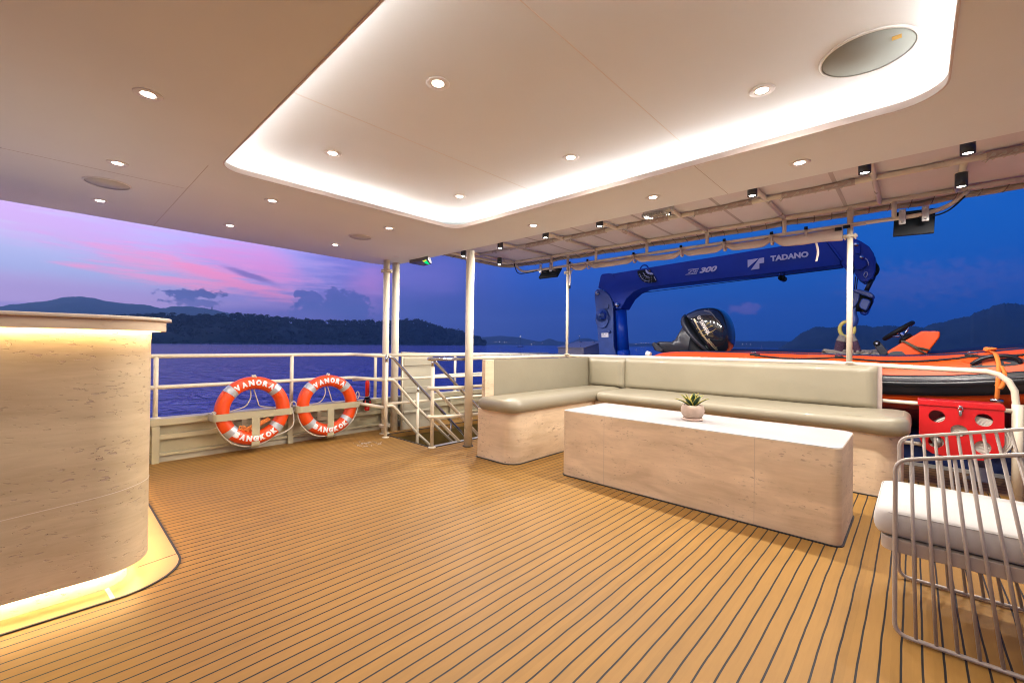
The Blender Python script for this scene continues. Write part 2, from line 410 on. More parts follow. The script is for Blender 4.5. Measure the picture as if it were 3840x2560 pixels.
# azimuth grows to the LEFT of the picture: a streak falling to the right has a positive tilt
blob(120, 520, 24, 2.4, 12, (206, 158, 218), .8, .9, .9, nz4)
blob(480, 560, 15, 3.2, 12, (196, 160, 224), .6, 1, .9, nz4)
blob(120, 610, 15, 2.6, 4, (172, 180, 220), .8, .9, .4)
blob(100, 665, 18, 1.5, 2, (206, 162, 208), .7, .9, .3)
blob(430, 622, 9.0, 1.7, 9, (234, 150, 190), .85, .8, 1.5, nz4)
blob(560, 610, 7, 2.2, 14, (222, 128, 190), .6, .9, 1.4, nz4)
blob(540, 648, 8.5, .75, 17, (244, 138, 180), .9, .7, .9, nz4)
blob(360, 640, 6, .6, 4, (250, 150, 188), .8, .8, 1.0, nz4)
blob(620, 600, 4.5, 2.0, 30, (215, 130, 195), .6, 1, .6)
blob(575, 633, 3.4, .42, 18, (122, 98, 172), .85, .7, .9, nz4)
blob(700, 700, 9, 2.0, 4, (196, 130, 190), .35, 1, .5)
blob(855, 660, 3.2, 3.0, 0, (188, 122, 190), .6, 1, .7)
blob(980, 640, 6, 3.0, 0, (128, 108, 190), .35, 1, .7)
blob(445, 677, 3.0, .60, -3, (76, 70, 132), .95, .3, 1.1, nz3, .6)
blob(450, 694, 2.6, .55, 0, (84, 76, 142), .8, .4, .9, nz3, .5)
blob(60, 700, 4, .3, 0, (130, 120, 190), .5, .8, .4)
blob(760, 735, 5.4, 2.5, 0, (84, 84, 158), .92, .22, .35, nz3, .6)
blob(805, 706, 2.6, 2.0, 0, (84, 86, 160), .92, .2, .4, nz3, .6)
blob(712, 692, 1.6, 1.3, -30, (86, 84, 160), .9, .2, .45, nz3, .6)
blob(772, 688, 1.6, 1.5, 0, (86, 86, 160), .9, .2, .45, nz3, .6)
blob(690, 674, .8, .5, -20, (86, 84, 160), .9, .2, .5, nz3, .5)
blob(620, 728, 8.5, 1.3, 0, (116, 100, 180), .75, .7, .5, None, .3)
blob(1712, 708, 1.8, .7, -6, (112, 104, 184), .9, .5, .8, nz3, .4)
blob(2080, 655, 5.5, 2.2, 0, (84, 98, 182), .6, 1, 1.0, nz3)
blob(2250, 640, 6.0, 2.0, 0, (76, 94, 182), .5, 1, 1.0, nz3)
# below the horizon the sky continues as its own low colour
wl.new(sky, bg.inputs['Color']); bg.inputs['Strength'].default_value = 1.22

# ------------------------------------------------------------------ sea
SEA = -2.9
wm_ = bpy.data.materials.new('sea_water'); n, l = nodes(wm_); b = n['Principled BSDF']
b.inputs['Base Color'].default_value = (.075, .11, .50, 1); b.inputs['Roughness'].default_value = .07; b.inputs['IOR'].default_value = 1.33
tc = n.new('ShaderNodeTexCoord')
def wt(sc, msc, det):
    mp = n.new('ShaderNodeMapping'); mp.inputs['Scale'].default_value = msc; mp.inputs['Rotation'].default_value = (0, 0, R(43)); l.new(tc.outputs['Object'], mp.inputs['Vector'])
    t = n.new('ShaderNodeTexNoise'); t.inputs['Scale'].default_value = sc; t.inputs['Detail'].default_value = det; t.inputs['Distortion'].default_value = .5
    l.new(mp.outputs[0], t.inputs['Vector']); return t.outputs['Fac']
w1, w2 = wt(.34, (1.6, 1, 1), 4), wt(1.5, (1.5, 1, 1), 5)
ad = n.new('ShaderNodeMath'); ad.operation = 'MULTIPLY_ADD'; l.new(w2, ad.inputs[0]); ad.inputs[1].default_value = .30; l.new(w1, ad.inputs[2])
bp = n.new('ShaderNodeBump'); bp.inputs['Strength'].default_value = 1; bp.inputs['Distance'].default_value = 1.0
l.new(ad.outputs[0], bp.inputs['Height']); l.new(bp.outputs['Normal'], b.inputs['Normal'])
mb = MB(); ring = [Vector((3600 * math.cos(2 * PI * k / 48), 3600 * math.sin(2 * PI * k / 48), SEA)) for k in range(48)]
mb.add(ring, [tuple(range(48))]); struct('sea', mb, wm_)

# ------------------------------------------------------------------ land
HILLM = mat('distant_forest', (.030, .055, .050), .95, var=(.02, .4))
WOODM = mat('shore_forest', (.022, .034, .024), .95, var=(.03, .45))
def ridge(name, pts, d0, depth, m, nfac=1.0, n=160, jag=2.0):
    """hill range: skyline measured in the photograph, set at its real distance, falling to the water before and behind"""
    P = [(azel(*dp(x, y))) for x, y in pts]; P.sort(); NQ = 15; prof = [(-.02, -.1), (0, .02), (.12, .33), (.3, .72), (.5, 1), (.75, .6), (1.1, -.1)]
    qs = [-.02, 0, .04, .08, .12, .17, .23, .3, .37, .44, .5, .58, .7, .88, 1.1]; rows = [[] for _ in qs]
    def pf(q):
        for (a0, h0), (a1, h1) in zip(prof, prof[1:]):
            if q <= a1: return h0 + (h1 - h0) * (q - a0) / (a1 - a0)
        return prof[-1][1]
    for k in range(n):
        a = P[0][0] + (P[-1][0] - P[0][0]) * k / (n - 1); j = 0
        while j < len(P) - 2 and P[j + 1][0] < a: j += 1
        t = (a - P[j][0]) / max(1e-6, P[j + 1][0] - P[j][0]); t = t * t * (3 - 2 * t) * .5 + t * .5; e = P[j][1] * (1 - t) + P[j + 1][1] * t
        ca, sa = math.cos(R(a)), math.sin(R(a)); D = d0(a) if callable(d0) else d0
        hz = EYE.z + math.tan(R(e)) * (D + depth * .5)
        for i, q in enumerate(qs):
            dd = D + depth * q; x, y = dd * ca, dd * sa; z = SEA + (hz - SEA) * pf(q); sc = depth * .22
            if 0 < q and q != .5: z += (noise.noise(Vector((x / sc, y / sc, 1))) * .16 + noise.noise(Vector((x / sc * 3.1, y / sc * 3.1, 4))) * .07) * (hz - SEA) * nfac * min(1, abs(q - .5) * 4) * (1 if q < 1 else 0)
            z += noise.noise(Vector((x / sc * 9, y / sc * 9, 7))) * jag * .5 * (q > .03)
            if q == .5: z += noise.noise(Vector((a * 9, 1, 2))) * jag + noise.noise(Vector((a * 28, 1, 2))) * jag * .6
            rows[i].append(Vector((x, y, z)))
    mb = MB(); mb.grid(rows); return struct(name, mb, m)
ridge('mountain', [(-900, 800), (-700, 770), (-450, 748), (-250, 728), (-60, 706), (0, 703), (33, 698), (100, 692), (150, 682), (183, 681), (213, 684), (247, 692), (290, 697), (333, 699.5), (373, 708), (400, 703), (440, 704), (467, 707), (487, 710.5), (517, 717), (550, 726), (600, 740), (660, 760), (720, 786)], 2150, 800, HILLM, 1, 420, 3.2)
ridge('hills', [(1788, 799), (1815, 784), (1845, 762), (1875, 750.6), (1905, 752), (1935, 749), (1960, 745), (1985, 747), (2005, 751), (2037, 747), (2075, 749.6), (2100, 749), (2120, 752), (2144, 742), (2165, 739), (2197, 731), (2228, 726), (2238, 718), (2266, 710.6), (2284, 701), (2306, 696), (2350, 698.7), (2420, 705), (2520, 730), (2600, 770), (2650, 800)], 1250, 500, HILLM, 1, 520, 3.0)
ridge('far_hills', [(1040, 782), (1092, 777), (1110, 774), (1150, 771), (1190, 774), (1215, 780), (1240, 784), (1262, 777), (1285, 784), (1310, 786), (1332, 777), (1350, 776), (1375, 783), (1460, 788), (1600, 786), (1680, 783), (1800, 783), (1850, 790)], 2750, 600, HILLM, .5, 200, 1.5)
SKY_P = [(-420, 790), (-330, 770), (-200, 752), (-60, 742), (100, 738), (240, 733), (300, 731), (372, 727.6), (400, 730), (423, 733), (447, 732), (478, 729), (509, 730), (540, 729), (564, 726), (587, 730), (618, 734), (650, 736), (673, 738.5), (730, 741), (796, 743), (860, 742), (914, 742), (937, 738.6), (965, 741), (986, 747), (1007, 754), (1028, 760), (1056, 763), (1067, 768.5), (1085, 776), (1102, 781), (1114, 789)]
DUM=0
def pen_d(a):
    x0, x1 = azel(*dp(350, 780))[0], azel(*dp(1110, 780))[0]; t = max(0, min(1, (a - x0) / (x1 - x0))); return 640 + 430 * t * t + max(0, a - x0) * 14
ridge('headland', [(x, y + 4) for x, y in SKY_P], pen_d, 190, WOODM, 1, 300, 1.6)
# woodland on the headland: clumps of crowns and palms, each crown a scatter of small leaf faces
def crown(mb, c, rx, rz, k):
    for _ in range(k):
        t = Vector((random.gauss(0, 1), random.gauss(0, 1), random.gauss(0, 1))).normalized(); q = Vector(c) + Vector((t.x * rx, t.y * rx, abs(t.z) * rz * 1.1 - rz * .2)) * random.uniform(.7, 1.1)
        s_ = rx * random.uniform(.28, .5); u = t.orthogonal().normalized(); w = t.cross(u); an = random.uniform(0, 6.28)
        mb.add([q + (u * math.cos(an + i * 1.257) + w * math.sin(an + i * 1.257)) * s_ * random.uniform(.6, 1.1) + t * random.uniform(-.1, .1) * rx for i in range(5)], [(0, 1, 2, 3, 4)])
mb = MB(); PP = sorted(azel(*dp(x, y)) for x, y in SKY_P)
def sky_el(a):
    for (a0, e0), (a1, e1) in zip(PP, PP[1:]):
        if a0 <= a <= a1: return e0 + (e1 - e0) * (a - a0) / (a1 - a0)
    return 0
for _ in range(3400):
    a = random.uniform(PP[0][0], PP[-1][0]); q = random.choice((random.uniform(.0, .5), random.uniform(.0, .5), random.uniform(.35, .5), .5)); D = pen_d(a); dd = D + 190 * q
    hz = EYE.z + math.tan(R(sky_el(a))) * (D + 95); hh = (0.02, .35, .75, 1); qq = (0, .12, .3, .5)
    f = next(hh[i] + (hh[i + 1] - hh[i]) * (q - qq[i]) / (qq[i + 1] - qq[i]) for i in range(3) if q <= qq[i + 1])
    z = SEA + (hz - SEA) * f; s_ = dd / 1150
    crown(mb, (dd * math.cos(R(a)), dd * math.sin(R(a)), z - .5 + (random.choice((0, 1, 2, 4, 6)) * random.uniform(.6, 1.1) * s_ if q > .47 else 0)), random.uniform(2.2, 6.0) * s_, random.uniform(3, 7) * s_, 20)
tag(obj('woodland', mb, WOODM), 'dark shore woodland covering the low headland', 'woodland', kind='stuff')
def palm():
    mb = MB(); lean = random.uniform(-1.2, 1.2); mb.tube([(0, 0, -8), (lean * .4, 0, 3), (lean, 0, 9)], .5, 5)
    for k in range(11):
        a = 2 * PI * k / 11 + random.uniform(-.2, .2); rows = []
        L = random.uniform(3.0, 4.4)
        for i in range(5):
            t = i / 4; p = Vector((lean + math.cos(a) * L * t, math.sin(a) * L * t, 9 + 1.3 * t - 3.6 * t * t)); wdt = 1.4 * math.sin(PI * min(1, .15 + t * .85)) + .05
            sd = Vector((-math.sin(a), math.cos(a), 0)) * wdt; rows.append([p - sd + Vector((0, 0, -.3)), p, p + sd + Vector((0, 0, -.3))])
        mb.grid(rows, False)
    return mb
pl = []
for i, px_ in enumerate([392, 396, 418, 431, 440, 459, 470, 477, 497, 501, 512, 521, 533, 545, 549, 561, 570, 575, 582, 590, 599, 604, 613, 622, 631, 636, 648, 655, 671, 702, 930, 1045]):
    a = az(px_); D = pen_d(a) + 95; z = EYE.z + math.tan(R(sky_el(a))) * D
    if i < 3: o = obj('palm_tree', palm(), WOODM); pl.append(o)
    else: o = pl[i % 3].copy(); COL.objects.link(o)
    s_ = D / 1150 * random.uniform(1.0, 1.7); o.location = (D * math.cos(R(a)), D * math.sin(R(a)), z - 2.2); o.rotation_euler = (0, 0, random.uniform(0, 6)); o.scale = (s_,) * 3
    tag(o, 'dark palm silhouette rising above the shore woodland', 'palm tree', 'palms along the headland ridge')
# pale rocks on the shoreline
ROCKM = mat('shore_rock', (.16, .15, .15), .9, var=(.3, .3)); mb = MB()
for _ in range(150):
    x_ = random.choice((random.uniform(480, 560), random.uniform(560, 640), random.uniform(400, 1080))); a = az(x_); D = pen_d(a) - random.uniform(2, 8)
    mb.pillow([(D * math.cos(R(a)) + math.cos(t) * random.uniform(.6, 2), D * math.sin(R(a)) + math.sin(t) * random.uniform(.6, 2), SEA + .2) for t in (0, 1, 2, 3, 4, 5)], (0, 0, 1), random.uniform(.5, 1.4), 2, smooth=False)
tag(obj('shore_rocks', mb, ROCKM), 'pale boulders scattered along the waterline of the headland', 'rocks', kind='stuff')
LAMPM = emit('far_lamp', (1, .85, .62), 9)
def ground_at(px, py, d):
    dr = None
    a, e = azel(px, py); return Vector((d * math.cos(R(a)), d * math.sin(R(a)), EYE.z + math.tan(R(e)) * d))
mb = MB(); mb.lathe([(.01, -2.2), (1.6, -1.5), (2.2, 0), (1.6, 1.5), (.01, 2.2)], (0, 0, 0), 8); l0 = None
C7 = lambda x, y: (1750 + .23384 * x, 1180 + .23384 * y)
far_l = [C7(*p) for p in ((292, 452), (455, 438), (480, 434), (528, 432), (606, 436), (612, 455), (643, 443), (808, 448), (822, 448), (1040, 465), (1076, 448), (1165, 467), (1190, 465), (1212, 455))] + [(2404, 1285), (2412, 1284), (2422, 1285), (2432, 1286), (2783, 1290), (2800, 1290), (2815, 1291)]
for i, p in enumerate(far_l):
    if l0 is None: o = l0 = obj('shore_light', mb, LAMPM)
    else: o = l0.copy(); COL.objects.link(o)
    o.location = ground_at(*p, 2650); s_ = .8 if i == 3 else random.uniform(.3, .5); o.scale = (s_, s_, s_ * .8)
    tag(o, 'tiny warm light on the distant shore line', 'light', 'lights along the far shore')
# boats on the water
BOATW = mat('boat_white', (.6, .62, .66), .4); SAILM = mat('boat_sail', (.7, .7, .7), .8); MASTM = mat('boat_mast', (.08, .09, .12), .5)
def boat_at(px, py_water, kind, label, L, heading):
    a, e = azel(px, py_water); d = (EYE.z - SEA) / math.tan(R(-e)); d = min(d, 1200); p = Vector((d * math.cos(R(a)), d * math.sin(R(a)), SEA))
    t = thing('sailing_boat' if kind != 'motor' else 'motor_yacht', p, label, 'boat'); c, s = math.cos(heading), math.sin(heading)
    q = lambda x, y, z: p + Vector((x * c - y * s, x * s + y * c, z))
    hull = MB(); rows = []
    for i in range(9):
        u = -1 + i / 4; w = L * .13 * math.sqrt(max(.0, 1 - max(0, u) ** 2.4)) * (1 if u < 0 else 1) + .03; h = L * .09 + .04 * L * max(0, u)
        rows.append([q(u * L / 2, -w, h), q(u * L / 2, -w * .8, h * .3), q(u * L / 2, -w * .3, -.3), q(u * L / 2, w * .3, -.3), q(u * L / 2, w * .8, h * .3), q(u * L / 2, w, h)])
    hull.grid(rows, True, True); obj('hull', hull, BOATW if kind != 'dark' else mat('boat_hull', (.07, .08, .12), .5), t)
    cab = MB(); hh = L * .09
    cab.prism([q(-L * .25, -L * .08, hh), q(L * .2, -L * .08, hh), q(L * .12, -L * .07, hh + L * .09), q(-L * .22, -L * .07, hh + L * .09)], Vector((-s, c, 0)) * L * .15)
    obj('cabin', cab, BOATW, t)
    if kind == 'motor': obj('upper_deck', MB().prism([q(-L * .15, -L * .06, hh + L * .1), q(L * .1, -L * .06, hh + L * .1), q(L * .04, -L * .05, hh + L * .17), q(-L * .13, -L * .05, hh + L * .17)], Vector((-s, c, 0)) * L * .1), BOATW, t)
    else:
        M_h = L * 1.65; mst = MB(); mst.tube([q(0, 0, hh), q(0, 0, M_h)], L * .016, 6); mst.tube([q(0, 0, hh + L * .12), q(-L * .4, 0, hh + L * .12)], L * .014, 6)
        obj('mast', mst, MASTM, t); st = MB()
        for e_ in (q(L * .48, 0, hh), q(-L * .48, 0, hh)): st.tube([q(0, 0, M_h), e_], L * .004, 4)
        obj('stay', st, MASTM, t)
        if kind == 'sail': obj('sail', MB().prism([q(-.1, 0, hh + L * .15), q(-L * .4, 0, hh + L * .15), q(-.1, 0, M_h * .95)], q(0, .06, 0) - q(0, 0, 0)), SAILM, t)
        else: obj('masthead_light', MB().lathe([(.01, -.5), (.5, 0), (.01, .5)], q(0, 0, M_h + .4), 8), LAMPM, t)
    return t
boat_at(1951, 1300.5, 'dark', 'dark anchored sailing boat with lit masthead, right of the thick white pillar', 9.5, 1.9)
boat_at(2173, 1301, 'dark', 'sailing boat half hidden behind the grey deck box, masthead lit', 13, 1.2)
boat_at(2385, 1302, 'dark', 'small dark boat on the water just right of the crane mast', 4.5, 1.5)
boat_at(2855, 1308, 'sail', 'small boat with a white sail, right of the outboard motor', 6, 2.2)
boat_at(3523, 1317, 'motor', 'white motor yacht before the hills, right of the orange console', 8, 1.7)
# mast tower on the mountain
a, e = azel(*dp(487, 711)); d = 2530; p = Vector((d * math.cos(R(a)), d * math.sin(R(a)), EYE.z + math.tan(R(e)) * d - 4))
mb = MB(); mb.prism([p + Vector((-3.5, 0, 0)), p + Vector((3.5, 0, 0)), p + Vector((1.5, 0, 13)), p + Vector((-1.5, 0, 13))], (0, 3, 0)); mb.box(p.x - 3, p.x + 3, p.y - 1, p.y + 4, p.z + 13, p.z + 15.5); mb.tube([p + Vector((0, 1.5, 15)), p + Vector((0, 1.5, 20))], .45, 6)
tag(obj('hilltop_tower', mb, HILLM), 'small tower standing on the shoulder of the far mountain', 'tower')
# air between here and the hills
HZ = bpy.data.materials.new('haze_air'); n, l = nodes(HZ); n.remove(n['Principled BSDF'])
pv = n.new('ShaderNodeVolumePrincipled'); pv.inputs['Color'].default_value = (.42, .76, 1, 1); pv.inputs['Density'].default_value = .00034; pv.inputs['Anisotropy'].default_value = .55
l.new(pv.outputs[0], n['Material Output'].inputs['Volume'])
mb = MB(); mb.box(-3700, 3700, -3700, 3700, SEA - 1.5, 300)
hz_o = tag(obj('haze', mb, HZ), kind='stuff')

# ------------------------------------------------------------------ decks
DECK = teak('teak_deck', 'Y', at('z', 0, 3463, 2560).y)
DECK2 = teak('aft_deck_boards', 'X', 0.0, .11, (.30, .17, .08))
HOLE = (2.76, 4.35, 3.72, 4.60)
deck_o = rrect(-4.5, 4.93, -4.2, 5.35, .02, 1)
struct('deck', plate([deck_o, [(HOLE[0], HOLE[2]), (HOLE[1], HOLE[2]), (HOLE[1], HOLE[3]), (HOLE[0], HOLE[3])]], -.05, .05), DECK)
struct('aft_deck', MB().box(4.932, 5.62, -4.2, 5.35, -.06, -.008), DECK2)
hullm = mat('hull_paint', (.5, .47, .40), .4, var=(1, .08))
struct('hull', MB().box(-4.6, 5.6, -4.3, 5.12, -3.6, -.9), hullm)
struct('deck_edge_plate', MB().box(5.622, 5.66, -4.2, 5.35, -.9, .02), hullm)
# stair well lining, caulk edge and stairs
WELLM = mat('well_varnish', (.16, .105, .028), .35, var=(5, .2)); GREYL = mat('sill_aluminium', (.52, .50, .48), .35, .2, var=(20, .06))
x0, x1, y0, y1 = HOLE; mb = MB()
mb.box(x0, x1, y1 + .001, y1 + .03, -1.9, -.055); mb.box(x1 + .001, x1 + .03, y0, y1, -1.9, -.055); mb.box(x0, x1, y0 - .03, y0 - .001, -1.9, -.055); mb.box(x0 - .03, x0 - .001, y0, y1, -1.9, -.055)
tag(obj('stairwell_lining', mb, WELLM), kind='structure')
t = thing('staircase', (x0, y0, -1.8), 'steep companionway stairs going down through the opening in the deck', 'stairs')
for i in range(7): obj('tread', MB().box(x0 + .12 + .21 * i, x0 + .36 + .21 * i, y0 + .15, y1 - .08, -.24 - .22 * i, -.205 - .22 * i), WELLM, t, .004)
obj('sill', MB().box(x0 + .02, x1 - .02, y0 + .004, y0 + .13, -.05, -.018), GREYL, t, .003)
obj('stringer', MB().prism([(x0 + .05, y0 + .135, -.1), (x0 + .05, y0 + .135, -.3), (x1, y0 + .135, -1.85), (x1, y0 + .135, -1.6)], (0, .01, 0)), GREYL, t)
mb = MB(); wdt = .018
for a_, b_, c_, d_ in ((x0 - wdt, x1, y0 - wdt, y0), (x0 - wdt, x0, y0, y1), (x0 - wdt, x1, y1, y1 + wdt)): mb.box(a_, b_, c_, d_, .0005, .005)
tag(obj('stairwell_seam', mb, CAULK), kind='structure')
# margin board round the bar, edged with caulk
bx_, by_ = .455, 2.472
marg = rrect(-3.2, bx_, by_, 4.6, (.1, .26, .2, .1), 10)
MARGM = mat('margin_board', (.56, .31, .13), .45, var=(3, .12), bump=(60, .1, .001))
struct('deck_margin_board', up_prism(marg, .0005, .005), MARGM)
out2 = rrect(-3.21, bx_ + .01, by_ - .01, 4.61, (.1, .27, .21, .1), 10)
struct('deck_margin_seam', plate([out2, marg], .0005, .0055), CAULK)
struct('deck_margin_joint', MB().prism([(.30, 2.73, .0052), (.46, 2.765, .0052), (.46, 2.769, .0052), (.30, 2.734, .0052)], (0, 0, .0008)), CAULK)
struct('deck_white_joint', MB().prism([(.17, 2.64, .0052), (.185, 2.474, .0052), (.20, 2.474, .0052), (.185, 2.64, .0052)], (0, 0, .0012)), mat('pale_sealant', (.6, .58, .55), .5))
# dried stains on the boards near the stairs
STAINM = mat('salt_stain', (.60, .55, .50), .8); mb = MB(); cst = at('z', .0015, 1385, 1665)
for _ in range(70):
    a_ = random.uniform(0, 6.28); r_ = random.gauss(.085, .022); c_ = Vector((cst.x + math.cos(a_) * r_ * 1.2, cst.y + math.sin(a_) * r_, .0012)); s_ = random.uniform(.004, .011)
    if random.random() < .3: c_ += Vector((random.uniform(-.02, .1), random.uniform(.08, .16), 0))
    mb.prism([c_ + Vector((math.cos(k) * s_ * random.uniform(.5, 1.3), math.sin(k) * s_ * random.uniform(.3, .8), 0)) for k in range(6)], (0, 0, .0006))
tag(obj('deck_stain', mb, STAINM), kind='stuff')

# ------------------------------------------------------------------ ceiling with light cove
ZC = 2.10; ZU = 2.21
roofp = [(-4.5, 4.62), (-.264, 4.84), (2.35, 5.0), (2.75, 5.02), (2.93, 4.99), (3.0, 4.90), (3.02, 4.70), (3.02, -4.2), (-4.5, -4.2)]
cove = rrect(.648, 2.412, -.09, 2.948, (.16, .16, .13, .13), 8)
soff = struct('ceiling', plate([roofp, cove], ZC, .022), CEIL)
struct('ceiling_recess', MB().box(.35, 2.72, -.4, 3.25, ZU, ZU + .02), CEIL)
mb = MB()   # sides closing the cove above the soffit, out of sight behind the rim
for a_, b_, c_, d_ in ((.35, .352, -.4, 3.25), (2.718, 2.72, -.4, 3.25), (.352, 2.718, -.4, -.398), (.352, 2.718, 3.248, 3.25)): mb.box(a_, b_, c_, d_, ZC + .0225, ZU - .0005)
struct('ceiling_cove_side', mb, CEIL)
lip_out = rrect(.645, 2.415, -.093, 2.951, (.163, .163, .133, .133), 8)
struct('ceiling_cove_lip', plate([lip_out, rrect(.652, 2.408, -.086, 2.944, (.156, .156, .126, .126), 8)], ZC - .004, .03), LIPM)
struct('roof_top', plate([[(x * 1.004, y) for x, y in roofp]], ZU + .021, .04), CEIL)
mb = MB()   # fascia closing the roof edge
for (xa, ya), (xb, yb) in zip(roofp, roofp[1:]):
    mb.add([(xa, ya, ZC + .021), (xb, yb, ZC + .021), (xb, yb, ZU + .02), (xa, ya, ZU + .02)], [(0, 1, 2, 3)])
struct('roof_fascia', mb, CEIL)
COVE_E = emit('cove_led', (.98, .95, .96), 46)
lo, li = rrect(.56, 2.50, -.18, 3.04, (.25, .25, .22, .22), 8), rrect(.572, 2.488, -.168, 3.028, (.238, .238, .208, .208), 8)
tag(obj('cove_light_strip', plate([lo, li], ZC + .026, .012), COVE_E), 'glowing white light strip hidden behind the rim of the ceiling recess', 'light strip')
SEAM = mat('panel_seam', (.80, .70, .60), .5)
s1, s2 = crop(700, 0, .5739)('z', ZU, 1400, 895), crop(1900, 0, .8248)('z', ZU, 400, 300)
for y_ in (s1.y, s2.y): struct('ceiling_seam', MB().box(.4, 2.7, y_ - .0015, y_ + .0015, ZU - .0008, ZU + .0005), SEAM)
SEAM2 = mat('panel_seam_dark', (.40, .31, .25), .6)
for x_, ya, yb in ((.60, 2.95, 4.86), ): struct('ceiling_joint', MB().box(x_, x_ + .002, ya, yb, ZC - .0006, ZC + .0003), SEAM2)
p = crop(1900, 0, .8248)('z', ZC, 950, 835); struct('ceiling_joint', MB().box(2.42, 3.018, p.y - .001, p.y + .001, ZC - .0006, ZC + .0003), SEAM2)
p = at('z', ZC, 800, 730); struct('ceiling_joint', MB().box(-1.5, .60, p.y - .001, p.y + .001, ZC - .0006, ZC + .0003), SEAM2)
# downlights
DL_E = emit('downlight_led', (1, .84, .70), 60)
RINGM = mat('downlight_ring', (.86, .84, .80), .4); REFM = mat('downlight_reflector', (.55, .50, .45), .25, .4)
PWR = 5.2
def downlight(z):
    t = thing('downlight', (0, 0, z), 'x', 'ceiling light', 'recessed downlights')
    obj('trim_ring', MB().lathe([(.030, -.0045), (.046, -.0045), (.0495, -.002), (.050, 0), (.030, 0)], (0, 0, z), 36, cap=False), RINGM, t)
    obj('reflector', MB().lathe([(.0305, -.0035), (.024, -.0015), (.0235, -.001), (.0306, -.001)], (0, 0, z), 32, cap=False), REFM, t)
    obj('lens', MB().lathe([(.0001, -.0032), (.020, -.0030), (.0234, -.0015)], (0, 0, z), 28), DL_E, t)
    L = bpy.data.lights.new('lamp', 'SPOT'); L.energy = PWR * 2.3; L.color = (1, .93, .87); L.spot_size = R(176); L.spot_blend = .5; L.shadow_soft_size = .02
    o = bpy.data.objects.new('lamp', L); COL.objects.link(o); o.parent = t; o.location = (0, 0, -.012)
    return t
DLS = [((340, 217), 'd0'), ((270, 375), ''), ((230, 461), ''), ((528, 518), ''), ((625, 461), ''), ((770, 562), ''), ((894, 524), ''), ((1225, 518), ''), ((1500, 453), ''), ((1837, 374), '')]
DLL = ['large lit downlight at far left of the soffit, nearest the camera', 'lit downlight just above the left flush ceiling speaker',
       'lit downlight just below the left flush ceiling speaker', 'lit downlight near the roof edge, left of the recess corner',
       'lit downlight under the front rim of the ceiling recess, left part', 'lit downlight left of the small middle ceiling speaker near the roof edge',
       'lit downlight above the small middle ceiling speaker, below the recess rim', 'lit soffit downlight just right of the front corner of the recess',
       'lit soffit downlight between recess and awning, middle of that row', 'largest lit soffit downlight on the right, between recess and awning']
d0 = None
for (p, _), lb in zip(DLS, DLL):
    q = at('z', ZC, *dp(*p)); q = Vector((q.x, q.y, ZC))
    if d0 is None: d0 = downlight(ZC); d0.location = q; tag(d0, lb)
    else: dup(d0, q, lb)
for p, lb in (((1006, 192), 'large lit downlight inside the recess, upper middle of the picture'), ((764, 352), 'lit downlight inside the recess near its left corner'), ((1311, 362), 'lit downlight inside the recess, centre of its far half'),
              ((1056, 451), 'small lit downlight inside the recess near its front corner'), ((1750, 208), 'large lit downlight inside the recess left of the grey speaker')):
    q = at('z', ZU, *dp(*p)); dup(d0, Vector((q.x, q.y, ZU)), lb)
for x_, y_, z_ in ((.245, 1.28, ZC), (.245, .28, ZC), (.245, -.72, ZC), (1.055, -.75, ZC), (2.0, -.75, ZC), (2.76, -.52, ZC), (1.107, .482, ZU), (.245, -1.7, ZC), (2.0, -1.75, ZC)):
    dup(d0, Vector((x_, y_, z_)), 'unseen lit downlight added to the ceiling rows overhead and behind the viewer')  # unseen lamps added at the row spacing to brighten bar, table fronts and ceiling
q = at('z', ZC, 1486, 962)
t = thing('ceiling_plate', (q.x, q.y, ZC), 'small round unlit blank plate in the soffit above the paired pillars', 'ceiling plate'); obj('disc', MB().lathe([(.001, -.004), (.03, -.004), (.036, 0)], q, 24), RINGM, t)
# speakers
def speaker(z, cpx, r, grill, label, lipm=RINGM):
    q = at('z', z, *dp(*cpx)); t = thing('ceiling_speaker', (q.x, q.y, z), label, 'speaker', 'round ceiling speakers')
    obj('rim', MB().lathe([(r - .006, -.006), (r - .001, -.006), (r + .003, -.003), (r + .003, 0), (r - .006, 0)], (q.x, q.y, z), 64, cap=False), lipm, t)
    obj('grille', MB().lathe([(.001, -.0042), (r - .007, -.0042), (r - .0065, -.001)], (q.x, q.y, z), 64), grill, t); return t, q
GRL = mat('speaker_cloth', (.36, .38, .34), 1, spec=.0); GRC = mat('speaker_grille_beige', (.64, .62, .56), .7, bump=(900, .4, .001))
t, q = speaker(ZU, (1991, 123), .145, GRL, 'large round grey ceiling speaker with white rim inside the recess', WHITEP)
st = crop(1900, 0, .8248)('z', ZU, 1762, 168)
obj('sticker', MB().box(st.x - .012, st.x + .012, st.y - .02, st.y + .006, ZU - .0062, ZU - .0045), mat('sticker_gold', (.62, .36, .05), .5), t)
speaker(ZC, (247, 421), .115, GRC, 'beige flush ceiling speaker between two downlights at the left')
speaker(ZC, (828, 544), .105, GRC, 'small beige flush ceiling speaker near the far roof corner')
